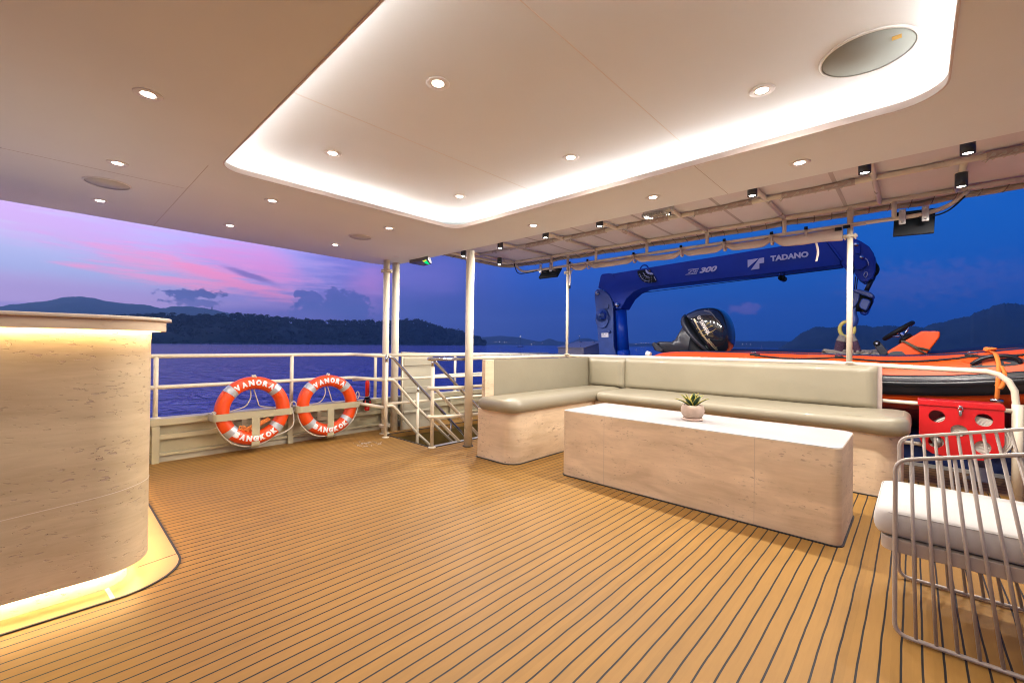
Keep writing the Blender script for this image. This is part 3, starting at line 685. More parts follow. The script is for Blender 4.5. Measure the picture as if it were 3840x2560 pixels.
# ------------------------------------------------------------------ bar counter
WARM = (1, .62, .22)
BARE = emit('bar_led', (1, .72, .34), 125)
def bar_outline(off, r=.20):
    return rrect(-3.0, .332 + off, 2.512 - off, 4.35, (.05, r + off * .6, .1, .05), 14)
t = thing('bar_counter', (-.3, 3.2, 0), 'curved travertine bar counter with glowing strips under its top and base, at the left', 'bar counter')
obj('body', up_prism(bar_outline(0), .09, 1.183), TRAVBAR, t, .004)
obj('plinth', up_prism(bar_outline(-.075, .16), .0055, .0895), travertine('plinth_stone', (.66, .56, .46), .9), t)
ap_ = plate([bar_outline(.053), bar_outline(.034)], 1.1405, .045); obj('apron', ap_, TRAV, t)
obj('apron_soffit', plate([bar_outline(.0338), bar_outline(.0025)], 1.160, .006), TRAV, t)
obj('worktop', up_prism(bar_outline(.074, .21), 1.186, 1.2015), mat('bar_top', (.72, .60, .46), .35, var=(4, .06)), t, .005, 3)
for nm, off, z0 in (('light_strip', .030, 1.1515),):
    obj(nm, plate([bar_outline(off), bar_outline(off - .012)], z0, .0075), BARE, t)
obj('light_strip', plate([bar_outline(-.020), bar_outline(-.032)], .082, .0075), emit('bar_base_led', (1, .74, .38), 80), t)
SEAML = mat('bar_joint', (.74, .64, .50), .5)
mb = MB(); z0, z1 = .42, .4225
mb.prism([(x, y, 0) for x, y in bar_outline(.0012)], (0, 0, .0022)); [setattr(v, 'z', v.z + .43 + .14 * (v.x - .1) * .6) for v in mb.v]
obj('joint', mb, SEAML, t)

# ------------------------------------------------------------------ low table and pot
TX0, TX1, TY0, TY1, TZ = 2.975, 3.665, .29, 2.19, .545
t = thing('stone_table', ((TX0 + TX1) / 2, (TY0 + TY1) / 2, 0), 'long low travertine block table in front of the corner sofa', 'table')
to = rrect(TX0, TX1, TY0, TY1, (.05, .09, .05, .05), 8)
obj('base_block', up_prism(to, .006, TZ - .004), TRAV, t, .003)
obj('top_slab', up_prism(rrect(TX0 + .002, TX1 - .002, TY0 + .002, TY1 - .002, (.05, .09, .05, .05), 8), TZ - .0038, TZ), TRAVTOP, t)
obj('base_seal', up_prism(rrect(TX0 - .009, TX1 + .009, TY0 - .009, TY1 + .009, (.06, .1, .06, .06), 8), .0008, .0052), CAULK, t)
mb = MB()
for y_ in (1.78, .72): mb.box(TX0 - .0008, TX0 + .001, y_ - .0012, y_ + .0012, .01, TZ - .006)
obj('panel_joint', mb, mat('stone_joint', (.52, .40, .30), .7), t)
pc = at('z', TZ, 1700 + .7653 * 1172, 1300 + .7653 * 358)
t = thing('potted_plant', (pc.x, pc.y, TZ), 'small round stone pot with a yellow-edged snake plant on the table', 'plant')
obj('saucer', MB().lathe([(.001, 0), (.048, 0), (.053, .002), (.054, .013), (.050, .013), (.049, .006), (.001, .005)], pc, 40), mat('saucer_pink', (.66, .48, .38), .7), t)
pz = Vector((pc.x, pc.y, TZ + .0062))
obj('pot', MB().lathe([(.001, 0), (.034, 0), (.044, .007), (.056, .026), (.0615, .046), (.059, .064), (.050, .078), (.046, .0775), (.052, .062), (.052, .05), (.001, .05)], pz, 44), CERAMIC, t)
obj('soil', MB().lathe([(.001, .066), (.0515, .064)], pz, 30, cap=False), mat('soil', (.05, .03, .02), .95), t)
PEB = mat('pebble', (.72, .60, .48), .6)
for k in range(17):
    a = random.uniform(0, 6.28); r = random.uniform(.026, .046); c = pz + Vector((math.cos(a) * r, math.sin(a) * r, .071)); w = random.uniform(.006, .010)
    mb = MB().lathe([(w * .1, -w * .6), (w * .8, -w * .4), (w, 0), (w * .8, w * .4), (w * .1, w * .6)], c, 8); obj('pebble', mb, PEB, t)
LEAFG = mat('leaf_green', (.022, .062, .022), .35, var=(60, .35)); LEAFY = mat('leaf_edge_yellow', (.62, .53, .10), .4)
def leaf(a, tilt, L, w, z0=.062):
    g, y_ = MB(), MB(); rows, ryl, ryr = [], [], []; dr = Vector((math.cos(a), math.sin(a), 0)); sd = Vector((-math.sin(a), math.cos(a), 0))
    for i in range(11):
        s_ = i / 10; el = tilt - .28 * s_ * (PI / 2 - tilt) ; p = pz + dr * (.010 + L * s_ * math.cos(el)) + Vector((0, 0, z0 + L * s_ * math.sin(el)))
        ww = w * (math.sin(PI * min(1, .12 + s_ * .88)) ** .75) * (1 if s_ < .98 else .0) + .0006; nrm = Vector((-math.sin(el) * dr.x, -math.sin(el) * dr.y, math.cos(el)))
        cup = lambda k: p + sd * ww * k + nrm * (abs(k) ** 2) * ww * .45
        rows.append([cup(k) for k in (-.76, -.4, 0, .4, .76)]); ryl.append([cup(-1), cup(-.76)]); ryr.append([cup(.76), cup(1)])
    g.grid(rows); y_.grid(ryl); y_.grid(ryr); o = obj('leaf', g, LEAFG, t); e = obj('leaf_edge', y_, LEAFY, o)
    for q in (o, e):
        sl = q.modifiers.new('s', 'SOLIDIFY'); sl.thickness = .0014
camdir = math.atan2(-pc.y, -pc.x)
for a, tl, L, w in ((camdir + .05, R(66), .058, .021), (camdir - 1.15, R(42), .105, .017), (camdir + 1.25, R(48), .10, .015), (camdir - .6, R(55), .085, .017), (camdir + .65, R(62), .088, .018), (camdir + 2.1, R(60), .09, .018),
                    (camdir - 2.0, R(58), .09, .018), (camdir + 3.0, R(66), .09, .019), (camdir + .2, R(80), .078, .017), (camdir - 1.6, R(74), .08, .016), (camdir + 1.9, R(78), .085, .016)):
    leaf(a, tl, L, w)

def _scale_plant(o):
    for c in o.children:
        if c.type == 'MESH':
            for v in c.data.vertices: v.co *= 1.36
        _scale_plant(c)
_scale_plant(t)

# ------------------------------------------------------------------ corner sofa
t = thing('corner_sofa', (4.0, 2.0, 0), 'cream leather L-shaped corner sofa on a travertine base', 'sofa')
SX0, SY1, SYE = 2.855, 3.13, .06
b_out = [(4.2, .0)]
base = []
base += rrect(SX0, 4.86, 2.645, SY1, (.13, .01, .01, .03), 8)
obj('base', up_prism(base, .006, .472), TRAV, t, .002)
obj('base', up_prism(rrect(4.2, 4.86, SYE, 2.644, (.16, .16, .01, .01), 8), .006, .472), TRAV, t, .002)
obj('base_seal', up_prism(rrect(SX0 - .014, 4.2, 2.632, SY1 + .01, (.14, .01, .01, .03), 8), .0008, .0052), CAULK, t)
obj('base_seal', up_prism(rrect(4.186, 4.87, SYE - .014, 2.63, (.17, .16, .01, .01), 8), .0008, .0052), CAULK, t)
def cushion(x0, x1, y0, y1, z0, z1, rr, er=.055, name='seat_cushion', fn=None):
    """upholstered pad: rounded plan, rounded rim, slightly crowned top, small creases"""
    mb = MB(); rows = []; cx_, cy_ = (x0 + x1) / 2, (y0 + y1) / 2
    prof = []
    for k in range(7): a = -PI / 2 + PI * k / 6; prof.append((er - er * math.cos(a) if False else er * (1 - math.cos(a)), (z0 + z1) / 2 + (z1 - z0) / 2 * math.sin(a)))
    prof = [(er * (1 - math.cos(a)), (z0 + z1) / 2 + (z1 - z0) / 2 * math.sin(a)) for a in [(-PI / 2 + PI * k / 8) for k in range(9)]]
    prof += [(er + .02, z1 + .004), (er + .07, z1 + .010), (er + .14, z1 + .013)]
    prof = [(er + .05, z0)] + prof
    for inset, z in prof:
        q = rrect(x0 + inset, x1 - inset, y0 + inset, y1 - inset, tuple(max(.012, r_ - inset * .6) for r_ in rr), 8)
        row = []
        for i in range(len(q)):
            a, b_ = q[i], q[(i + 1) % len(q)]; n_ = max(1, int(math.dist(a, b_) / .06)) if math.dist(a, b_) > .05 else 1
            row.append((a, b_))
        rows.append((q, z))
    counts = []
    q0 = rows[2][0]
    for i in range(len(q0)):
        counts.append(max(1, int(math.dist(q0[i], q0[(i + 1) % len(q0)]) / .05)))
    R3 = []
    for q, z in rows:
        row = []
        for i in range(len(q)):
            for k in range(counts[i]):
                s_ = k / counts[i]; b_ = q[(i + 1) % len(q)]; x = q[i][0] * (1 - s_) + b_[0] * s_; y = q[i][1] * (1 - s_) + b_[1] * s_
                nn = noise.noise(Vector((x * 5, y * 5, z * 9))) * .004 + noise.noise(Vector((x * 19, y * 19, z * 6))) * .0012
                d = Vector((x - cx_, y - cy_, 0)); p = Vector((x, y, z)) + (d.normalized() * nn if z < z1 else Vector((0, 0, nn)))
                row.append(p)
        R3.append(row)
    mb.grid(R3, True, True); nv = len(R3[0]); o = len(mb.v) - nv
    cp = sum((Vector(v) for v in R3[-1]), Vector()) / nv
    # close the top along its long axis
    mb.f.append(tuple(o + k for k in range(nv))); mb.sm.append(True); mb.f.append(tuple(range(nv))[::-1]); mb.sm.append(False)
    if fn: mb.v = [fn(v) for v in mb.v]
    return mb
sc1 = obj('seat_cushion', cushion(2.79, 4.74, 2.592, 3.07, .472, .592, (.15, .03, .03, .05), .05), LEATHER, t)
def wrapend(v):
    v = v.copy()
    if v.y < .35: v.z += .018 * (1 - v.y / .35) * (1 if v.z > .55 else -1.0)
    return v
sc2 = obj('seat_cushion', cushion(4.14, 4.80, .015, 2.588, .472, .588, (.14, .12, .02, .02), .05, fn=wrapend), LEATHER, t)
PIPEM = mat('leather_seam', (.40, .34, .24), .5)
mb = MB(); q = [Vector((x, y, .5895)) for x, y in rrect(2.79 + .046, 4.70, 2.592 + .046, 3.02, (.12, .02, .02, .03), 6)]; mb.tube(q, .0018, 6, True); obj('seam', mb, PIPEM, sc1)
mb = MB(); q = [Vector((x, y, .586 + (.018 * (1 - y / .35) if y < .35 else 0))) for x, y in rrect(4.14 + .046, 4.75, .015 + .046, 2.55, (.11, .09, .02, .02), 6)]
q = [p for a, b_ in zip(q, q[1:] + q[:1]) for p in ([a] if (b_ - a).length < .2 else [a.lerp(b_, k / 12) for k in range(12)])]
for p in q: p.z = .586 + (.018 * (1 - p.y / .35) if p.y < .35 else 0)
mb.tube(q, .0018, 6, True); obj('seam', mb, PIPEM, sc2)
def backpad(origin, right, width, z0, z1, th, seed=0, wr=.0035):
    """upright padded panel; right = direction along the panel, thickness th toward the seat"""
    mb = MB(); right = Vector(right).normalized(); fw = Vector((0, 0, 1)).cross(right); nx = max(6, int(width / .04)); nz_ = 12; rows = []
    for j in range(nz_ + 1):
        v = j / nz_; row = []
        for i in range(nx + 1):
            u = i / nx; eu = min(u, 1 - u) * width; ev = min(v, 1 - v) * (z1 - z0); rr = .022
            f = math.sqrt(max(0, 1 - max(0, 1 - eu / rr) ** 2)) * math.sqrt(max(0, 1 - max(0, 1 - ev / rr) ** 2))
            nn = noise.noise(Vector((u * width * 3 + seed, v * 2, seed))) * wr + noise.noise(Vector((u * width * 14 + seed * 3, v * 1.5, 1))) * wr * .5 * max(0, 1 - ev / .1)
            row.append(Vector(origin) + right * u * width + Vector((0, 0, z0 + v * (z1 - z0))) - fw * (th * (.25 + .75 * f) + nn * f) * -1)
        rows.append(row)
    mb.grid(rows)
    bk = [[p - fw * fw.dot(p - Vector(origin)) for p in r] for r in rows]; mb.grid([r[::-1] for r in bk])
    n = nx + 1; o1, o2 = 0, n * (nz_ + 1)
    per = [(0, i) for i in range(n)] + [(j, nx) for j in range(1, nz_ + 1)] + [(nz_, i) for i in range(nx - 1, -1, -1)] + [(j, 0) for j in range(nz_ - 1, 0, -1)]
    A = [rows[j][i] for j, i in per]; B = [bk[j][i] for j, i in per]; mb.grid([A, B], True, True)
    return mb
# right x up = fw: the side the panel bulges to
obj('back_cushion', backpad((4.72 + .045, 3.075, 0), (-1, 0, 0), 4.765 - 3.035, .585, .945, -.045, 1), LEATHER, t)
obj('back_cushion', backpad((4.765, 2.565, 0), (0, 1, 0), .505, .585, .947, .06, 4, .012), LEATHER, t)
obj('back_cushion', backpad((4.765, .228, 0), (0, 1, 0), 2.332, .585, .952, .05, 7), LEATHER, t)
obj('backboard', MB().box(2.915, 4.86, 3.078, 3.125, .472, .942), TRAV, t, .002)
obj('backboard', MB().box(4.768, 4.80, .198, 3.076, .472, .952), mat('board_edge', (.46, .36, .31), .6, var=(20, .1)), t, .002)

# ------------------------------------------------------------------ bulwark and rails on the side deck
BY = 4.97
t = thing('bulwark', (1, BY, 0), 'low cream steel bulwark with stiffener ribs behind the lifebuoys', 'bulwark')
mb = MB(); mb.box(-4.5, 6.4, BY + .02, BY + .04, .0, .33); obj('plating', mb, CREAMW, t)
obj('cap_rail', MB().box(-4.5, 6.4, BY - .05, BY + .09, .333, .395), CREAMW, t, .004)
for z0, z1 in ((.205, .25), (.058, .083)): obj('stringer', MB().box(-4.5, 6.4, BY - .03, BY + .0198, z0, z1), CREAMW, t, .002)
obj('waterway', MB().box(-4.5, 6.4, BY - .005, BY + .0195, .0, .052), PANELP, t)
for x_ in (-1.6, -.5, .647, 1.783, 2.9, 4.0, 5.1): obj('stiffener', MB().box(x_ - .027, x_ + .027, BY - .048, BY - .031, .0, .331), CREAMW, t, .002)
def clampring(mb, p, r, d, w=.01): mb.tube([Vector(p) - Vector(d) * w, Vector(p) + Vector(d) * w], r, 16)
t = thing('side_guard_rail', (1, BY, .395), 'cream tubular guard rail on top of the bulwark beside the sea', 'railing')
A_TOP = Vector((2.667, 4.485, .955))
for z_, z2 in ((.955, .945), (.675, .665), (.385, .345)):
    mb = MB()
    if z_ > .4: mb.tube(fillet([(-4.4, BY, z_), (2.50, BY, z_), (2.667, 4.50, z2)], .10), .0195, 12)
    else: mb.tube(fillet([(2.42, BY, z_ - .0), (2.50, BY - .04, z_ - .01), (2.667, 4.50, z2)], .06), .0195, 12)
    obj('rail', mb, CREAM, t)
for z_ in (.955, .65): obj('rail', MB().tube([(2.50, BY, z_ - .004), (6.3, BY, z_ - .012)], .016, 12), CREAM, t)
for x_ in (-1.6, -.5, .647, 1.80, 2.80, 4.09, 5.2):
    p = obj('stanchion', MB().tube([(x_, BY, .395), (x_, BY, .955)], .019, 14), CREAM, t)
    obj('foot', MB().lathe([(.042, 0), (.042, .006), (.022, .014)], (x_, BY, .396), 20), CREAM, p)
# pillars
def pillar(x, y, r, z1, label, flange=None, foot=False):
    t = thing('pillar', (x, y, 0), label, 'pillar'); obj('shaft', MB().tube([(x, y, 0), (x, y, z1)], r, 32), CREAM, t)
    if flange:
        for z_ in flange:
            mb = MB(); mb.lathe([(r + .028, -.014), (r + .030, -.012), (r + .030, -.002), (r + .001, -.002)], (x, y, z_), 32, cap=False); mb.lathe([(r + .001, .002), (r + .030, .002), (r + .030, .012), (r + .028, .014), (r + .001, .014)], (x, y, z_), 32, cap=False)
            f = obj('flange', mb, CREAM, t); mb = MB()
            for k in range(6): a = k * PI / 3 + .3; mb.tube([(x + (r + .018) * math.cos(a), y + (r + .018) * math.sin(a), z_ - .024), (x + (r + .018) * math.cos(a), y + (r + .018) * math.sin(a), z_ + .022)], .006, 6)
            obj('bolts', mb, CREAM, f)
    if foot: obj('foot_ring', MB().lathe([(r + .022, 0), (r + .022, .006), (r + .002, .008)], (x, y, .0008), 32), CREAM, t)
    return t
pillar(2.776, 4.694, .038, ZC, 'cream pillar with bolted flanges at foot and head, left one of the pair under the roof corner', (.10, ZC - .13), True)
pillar(2.955, 4.775, .046, ZC, 'plain smooth cream pillar, right one of the pair under the roof corner')
t = pillar(3.079, 3.508, .044, ZC + .0, 'thick cream pillar standing between the stair rails and the sofa')
obj('foot_seal', MB().lathe([(.058, 0), (.058, .004), (.046, .005)], (3.079, 3.508, .0008), 28), CAULK, t)
# tall steel side panel by the stairs
mb = MB(); x0, x1 = 3.02, 3.50
o2 = [(x0, .0), (x1, .0), (x1, .93)] + [(x1 - .07 + .07 * math.cos(a), .905 + .07 * math.sin(a)) for a in (0.35, .7, 1.05, 1.4)] + [(x0, .985)]
mb.prism([(x, 4.72, z) for x, z in o2], (0, .02, 0)); t = tag(obj('steel_screen', mb, PANELP, bevel=.004), 'tall grey-cream steel panel with rounded top corner behind the stair rails', 'steel panel')
for z_, h_ in ((.86, .10), (.50, .075), (.22, .03)): obj('swage', MB().box(x0 + .03, x1 - .01, 4.708, 4.7195, z_ - h_ / 2, z_ + h_ / 2), PANELP, t, .008, 3)
obj('hinge_edge', MB().tube([(x0 + .008, 4.712, .01), (x0 + .008, 4.712, .95)], .008, 10), CREAM, t)

# stair rails -----------------------------------------------------
t = thing('stair_guard_rail', (2.667, 4.48, 0), 'cream stair railing with steel handrail running down from the rail corner post', 'railing')
o = obj('corner_post', MB().tube([(2.667, 4.485, 0), (2.667, 4.485, .87)], .0195, 16), CREAM, t)
obj('foot', MB().lathe([(.042, 0), (.042, .006), (.022, .012)], (2.667, 4.485, .0008), 24), CREAM, o)
obj('steel_collar', MB().tube([(2.667, 4.485, .871), (2.667, 4.485, .95)], .015, 16), STEEL, o)
hr = fillet([(2.667, 4.50, .950), (2.74, 4.478, .93), (3.086, 4.47, .585), (3.83, 4.47, -.125), (4.1, 4.47, -.38)], .05)
obj('handrail', MB().tube(hr, .0175, 14), STEEL, t)
for a_, b_ in (((2.667, .665), (3.094, .30)), ((2.667, .36), (3.094, -.01))):
    sl = (b_[1] - a_[1]) / (b_[0] - a_[0]) * 1.06
    obj('lower_rail', MB().tube(fillet([(2.667, 4.478, a_[1] + .005), (2.75, 4.475, a_[1] + .005), (b_[0], 4.47, b_[1]), (3.75, 4.47, b_[1] + sl * (3.75 - b_[0]))], .06), .0175, 12), CREAM, t)
mp = obj('middle_post', MB().tube([(3.094, 4.47, -.5), (3.094, 4.47, .49)], .0185, 14), CREAM, t)
obj('steel_collar', MB().tube([(3.094, 4.47, .491), (3.094, 4.47, .568)], .012, 12), STEEL, mp)
mb = MB(); mb.tube([(3.62, 4.47, .06), (3.62, 4.47, -.05), (3.60, 4.47, -.10), (3.56, 4.50, -.12)], .010, 10); obj('handrail_bracket', mb, STEEL, t)
t = thing('far_guard_rail', (3.6, 4.49, 0), 'three level cream rails along the outer side of the stair opening', 'railing')
for z0, z1 in ((.953, .945), (.675, .653), (.388, .365)): obj('rail', MB().tube([(2.676, 4.49, z0), (4.3, 4.49, z1), (6.2, 4.49, z1 - .01)], .0165, 12), CREAM, t)
for x_ in (4.75, 6.0):
    obj('post', MB().tube([(x_, 4.49, 0), (x_, 4.49, .94)], .018, 12), CREAM, t)
t = thing('stair_gate_rail', (2.756, 3.709, 0), 'cream railing with looped steel top rail between the stairs and the thick pillar', 'railing')
bx, by_ = 2.756, 3.715
o = obj('post', MB().tube([(bx, by_, 0), (bx, by_, .85)], .0195, 16), CREAM, t)
obj('foot', MB().lathe([(.042, 0), (.042, .006), (.022, .012)], (bx, by_, .0008), 24), CREAM, o)
obj('steel_collar', MB().tube([(bx, by_, .851), (bx, by_, .935)], .016, 14), STEEL, o)
loop = lambda z_: fillet([(3.07, 3.545, z_), (2.80, 3.66, z_), (2.715, 3.735, z_), (2.745, 3.765, z_), (2.80, 3.74, z_ - .012)], .035)
obj('top_loop', MB().tube(loop(.935), .019, 14), STEEL, t)
for z_ in (.628, .325): obj('side_loop', MB().tube(loop(z_), .019, 14), CREAM, t)
mb = MB(); mb.tube([(2.79, 3.745, .925), (2.86, 3.76, .87), (3.50, 3.76, .30), (3.72, 3.76, .10)], .0175, 12); obj('handrail', mb, STEEL, t)
for z_ in (.62, .318): obj('lower_rail', MB().tube(fillet([(2.79, 3.745, z_), (2.85, 3.76, z_ - .03), (3.75, 3.76, z_ - .86)], .05), .0175, 12), CREAM, t)
obj('inner_post', MB().tube([(3.33, 3.76, -.6), (3.33, 3.76, .42)], .0125, 12), CREAM, t)

# aft rail behind the sofa --------------------------------------
RX = 4.86
t = thing('aft_guard_rail', (RX, 1.5, 0), 'cream tubular rail running behind the sofa to a rounded end by the red box', 'railing')
def railz(y): return .945 + .024 * max(0, 1 - abs(y - 1.6) / 2.2)
path = [(3.10, 3.51, .945), (3.6, 3.51, .945), (RX - .01, 3.505, .95), (RX, 3.38, .953), (RX, 2.0, .962), (RX, .6, .966), (RX, -.2, .940), (RX, -.40, .935)]
path = fillet(path[:2] + path[2:], .09); path += [Vector(p) for p in ((RX, -.46, .915), (RX, -.51, .87), (RX, -.54, .80), (RX, -.548, .70), (RX, -.55, .62))]
obj('top_rail', MB().tube(path, .0205, 14), CREAM, t)
for z0 in (.636, .33): obj('rail', MB().tube([(3.10, 3.51, z0), (RX, 3.51, z0)], .0165, 12), CREAM, t)
for z0, z1, z2 in ((.66, .655, .65), (.33, .325, .32)): obj('rail', MB().tube([(RX, 3.5, z0), (RX, 0, z1), (RX, -.55, z2)], .0165, 12), CREAM, t)
obj('end_post', MB().tube([(RX, -.555, 0), (RX, -.555, .70)], .030, 20), CREAM, t)
for y_ in (3.45, 2.0, .44): obj('post', MB().tube([(RX, y_, 0), (RX, y_, .955)], .0185, 12), CREAM, t)
t = thing('next_guard_rail', (RX, -.95, 0), 'start of the next cream rail section at the right picture edge', 'railing')
obj('top_rail', MB().tube([(RX, -.66, .0), (RX, -.66, .74), (RX, -.67, .82), (RX, -.71, .88), (RX, -.78, .925), (RX, -.9, .94), (RX, -3.5, .94)], .022, 14), CREAM, t)
for z_ in (.65, .32): obj('rail', MB().tube([(RX, -.66, z_), (RX, -3.5, z_)], .0165, 12), CREAM, t)

# ------------------------------------------------------------------ lifebuoys in their brackets
def arc_text(word, c, rad, a_mid, step, size, top, rmaj, rmin, parent, tiltq):
    """letters bent round the ring, each lying on the front of the tube"""
    n = len(word); mb = MB()
    for i, ch in enumerate(word):
        if ch == ' ': continue
        a = a_mid + (step * ((n - 1) / 2 - i) if top else -step * ((n - 1) / 2 - i))
        me = text_mesh(ch, size, .0, .006); rad_v = Vector((math.cos(a), 0, math.sin(a))); up = rad_v if top else -rad_v; right = Vector((math.sin(a), 0, -math.cos(a))) if top else Vector((-math.sin(a), 0, math.cos(a)))
        place_text(me, Vector(), right, up, height=size * .78, width=size * (.70 if ch not in 'I' else .3))
        o_ = Vector((math.cos(a) * rad, 0, math.sin(a) * rad))
        bm = bmesh.new(); bm.from_mesh(me); bmesh.ops.triangulate(bm, faces=bm.faces); bmesh.ops.subdivide_edges(bm, edges=bm.edges, cuts=1); bm.to_mesh(me); bm.free()
        for v in me.vertices:
            q = v.co + o_; rr = math.hypot(q.x, q.z); dd = rr - rmaj; y_ = -math.sqrt(max(0, (rmin + .0016) ** 2 - dd * dd)); v.co = Vector((q.x, y_, q.z))
        for v in me.vertices: v.co = Vector(c) + tiltq @ v.co
        m_ = mb_of(me); mb.add(m_.v, m_.f)
    return obj('lettering', mb, WHITEPAINT, parent)
def lifebuoy(cx_, cz, R_, label, seed):
    rmin = R_ * .19; rmaj = R_ - rmin; c = Vector((cx_, 4.80, cz)); tq = Matrix.Rotation(R(-5), 3, 'X')
    t = thing('lifebuoy', (cx_, 4.80, 0), label, 'lifebuoy', 'orange lifebuoys on the bulwark')
    P = lambda a, b, rm=rmin: c + tq @ Vector(((rmaj + rm * math.cos(b)) * math.cos(a), -rm * math.sin(b), (rmaj + rm * math.cos(b)) * math.sin(a)))
    mb = MB(); mb.grid([[P(2 * PI * i / 72, 2 * PI * k / 24) for k in range(24)] for i in range(72)] + [[P(0, 2 * PI * k / 24) for k in range(24)]], True, True)
    ring = obj('ring', mb, PLASTIC_O, t, weld=True)
    for a in (45, 135, 222, 318):
        mb = MB(); rows = []
        for i in range(7):
            aa = R(a - 6 + 12 * i / 6); rows.append([P(aa, 2 * PI * k / 24, rmin + .0018) for k in range(24)])
        mb.grid(rows, True, True); obj('reflective_band', mb, REFLECT, ring)
    arc_text('VANORA', c, rmaj, PI / 2, .235, R_ * .215, True, rmaj, rmin, ring, tq)
    arc_text('BANGKOK', c, rmaj, -PI / 2, .215, R_ * .215, False, rmaj, rmin, ring, tq)
    # grab rope: knots at four eyes, loops inside the upper half and round the outside below
    r2 = random.Random(seed); mb = MB()
    pin = lambda a, s_, dy=-.0: c + tq @ Vector((s_ * math.cos(a), dy, s_ * math.sin(a)))
    k0 = pin(PI / 2, R_ * .99, -.01); inner = R_ * .62
    mb.tube(smoothpath([pin(PI / 2 + .09, inner, .03), pin(R(97), R_ * .42, .02), pin(R(112), R_ * .28, .02), pin(R(150), R_ * .24, .03), pin(R(172), R_ * .40, .05), pin(R(180), R_ * .62, .06)], 5), .0058, 7)
    mb.tube(smoothpath([pin(PI / 2 - .06, inner, .03), pin(R(80), R_ * .45, .02), pin(R(62), R_ * .28, .02), pin(R(30), R_ * .22, .03), pin(R(8), R_ * .40, .05), pin(R(2), R_ * .62, .06)], 5), .0058, 7)
    low = [pin(R(a), R_ * (1.02 + .03 * math.sin(R(a) * 3 + seed)), -.012) for a in range(182, 359, 12)]
    if seed == 1: low = low[:11] + [pin(R(318), R_ * 1.12, -.02), pin(R(332), R_ * 1.22, -.02), pin(R(348), R_ * 1.12, -.02), pin(R(0), R_ * 1.0, -.03)]
    mb.tube(smoothpath(low, 3), .0062, 7)
    for a in (PI / 2, PI):
        q = pin(a, R_ * .985, -.022)
        for _ in range(4):
            pts = [q + Vector((r2.uniform(-.02, .02), r2.uniform(-.014, .010), r2.uniform(-.016, .02))) for _ in range(5)]; mb.tube(smoothpath(pts, 4, True), .0055, 6, True)
    if seed == 2:
        q = pin(PI, R_ * 1.10, 0); mb.tube([q + Vector((.032 * math.cos(a), 0, .05 * math.sin(a) + .02)) for a in [k * PI / 8 for k in range(16)]], .006, 7, True)
        q = pin(R(10), R_ * 1.07, 0); mb.tube([q + Vector((.02 * math.cos(a), 0, .04 * math.sin(a) + .02)) for a in [k * PI / 8 for k in range(16)]], .006, 7, True)
    obj('grab_rope', mb, ROPE, t)
    return c, R_, rmin
def bracket(c, R_, rmin, zoff, label):
    t = thing('lifebuoy_bracket', (c.x, 4.95, 0), label, 'bracket', 'flat steel brackets holding the lifebuoys')
    zc = c.z - R_ * .045 + zoff; h = .066; y0 = c.y - rmin - .012; w = R_ * 1.06
    path = fillet([(c.x - w, BY - .045, 0), (c.x - w, y0, 0), (c.x + w, y0, 0), (c.x + w, BY - .045, 0)], .05, 6); mb = MB()
    n = len(path); out = [Vector((p.x, p.y, zc - h / 2)) for p in path]
    def offs(pp, d):
        res = []
        for i, p in enumerate(pp):
            tn = (pp[min(i + 1, len(pp) - 1)] - pp[max(i - 1, 0)]).normalized(); res.append(p + Vector((tn.y, -tn.x, 0)) * d)
        return res
    inn = offs(out, -.005); mb.prism(out + inn[::-1], (0, 0, h)); obj('band', mb, CREAMW, t)
    mb = MB(); xw = .036; zt = zc - h / 2; zb = c.z - R_ - .012
    prof = fillet([(0, y0 - .0012, zt + .006), (0, y0 - .0012, zb + .01), (0, y0 + .03, zb - .012), (0, c.y + rmin + .01, zb + .01), (0, BY - .0, zb + .02)], .05, 5)
    A = [Vector((c.x - xw, p.y, p.z)) for p in prof]; B = []
    for i, p in enumerate(A):
        tn = (A[min(i + 1, len(A) - 1)] - A[max(i - 1, 0)]).normalized(); B.append(p + Vector((0, -tn.z, tn.y)) * -.005)
    mb.prism(A + B[::-1], (2 * xw, 0, 0)); obj('strap', mb, CREAMW, t)
    obj('rear_arm', MB().box(c.x - .07, c.x - .03, BY - .06, BY - .049, c.z - R_ * .55, zc), CREAMW, t)
c1 = lifebuoy(1.385, .415, .335, 'orange lifebuoy on the left with an orange rope coil tucked inside its lower half', 1)
c2 = lifebuoy(2.128, .398, .335, 'orange lifebuoy on the right, beside the red float light, white rope only', 2)
bracket(*c1, -.02, 'bent flat steel bracket holding the left lifebuoy'); bracket(*c2, .0, 'bent flat steel bracket holding the right lifebuoy')
# orange rope coil in the left buoy
t = thing('rope_coil', (1.36, 4.80, .2), 'wound orange throwing line lying inside the left lifebuoy', 'rope'); mb = MB()
c = Vector((1.275, 4.775, .225))
r3 = random.Random(5)
for _ in range(15):
    a = r3.uniform(0, 6.28); L_ = r3.uniform(.03, .062); d = Vector((math.cos(a), r3.uniform(-.5, .1), math.sin(a) * .9)); s_ = Vector((-d.z, 0, d.x)).normalized() * .011
    mb.tube(smoothpath([c, c + d * L_ * .6 + s_, c + d * L_, c + d * L_ * .6 - s_], 4, True), .0048, 6, True)
obj('bunched_loops', mb, ROPE_O, t); mb = MB(); p0, p1 = Vector((1.32, 4.81, .215)), Vector((1.53, 4.80, .315)); ax = (p1 - p0).normalized(); u = ax.orthogonal().normalized(); w = ax.cross(u)
pts = [p0.lerp(p1, k / 300) + (u * math.cos(k * .52) + w * math.sin(k * .52)) * (.026 - .010 * k / 300) for k in range(301)]; mb.tube(pts, .0055, 6); obj('wound_body', mb, ROPE_O, t)
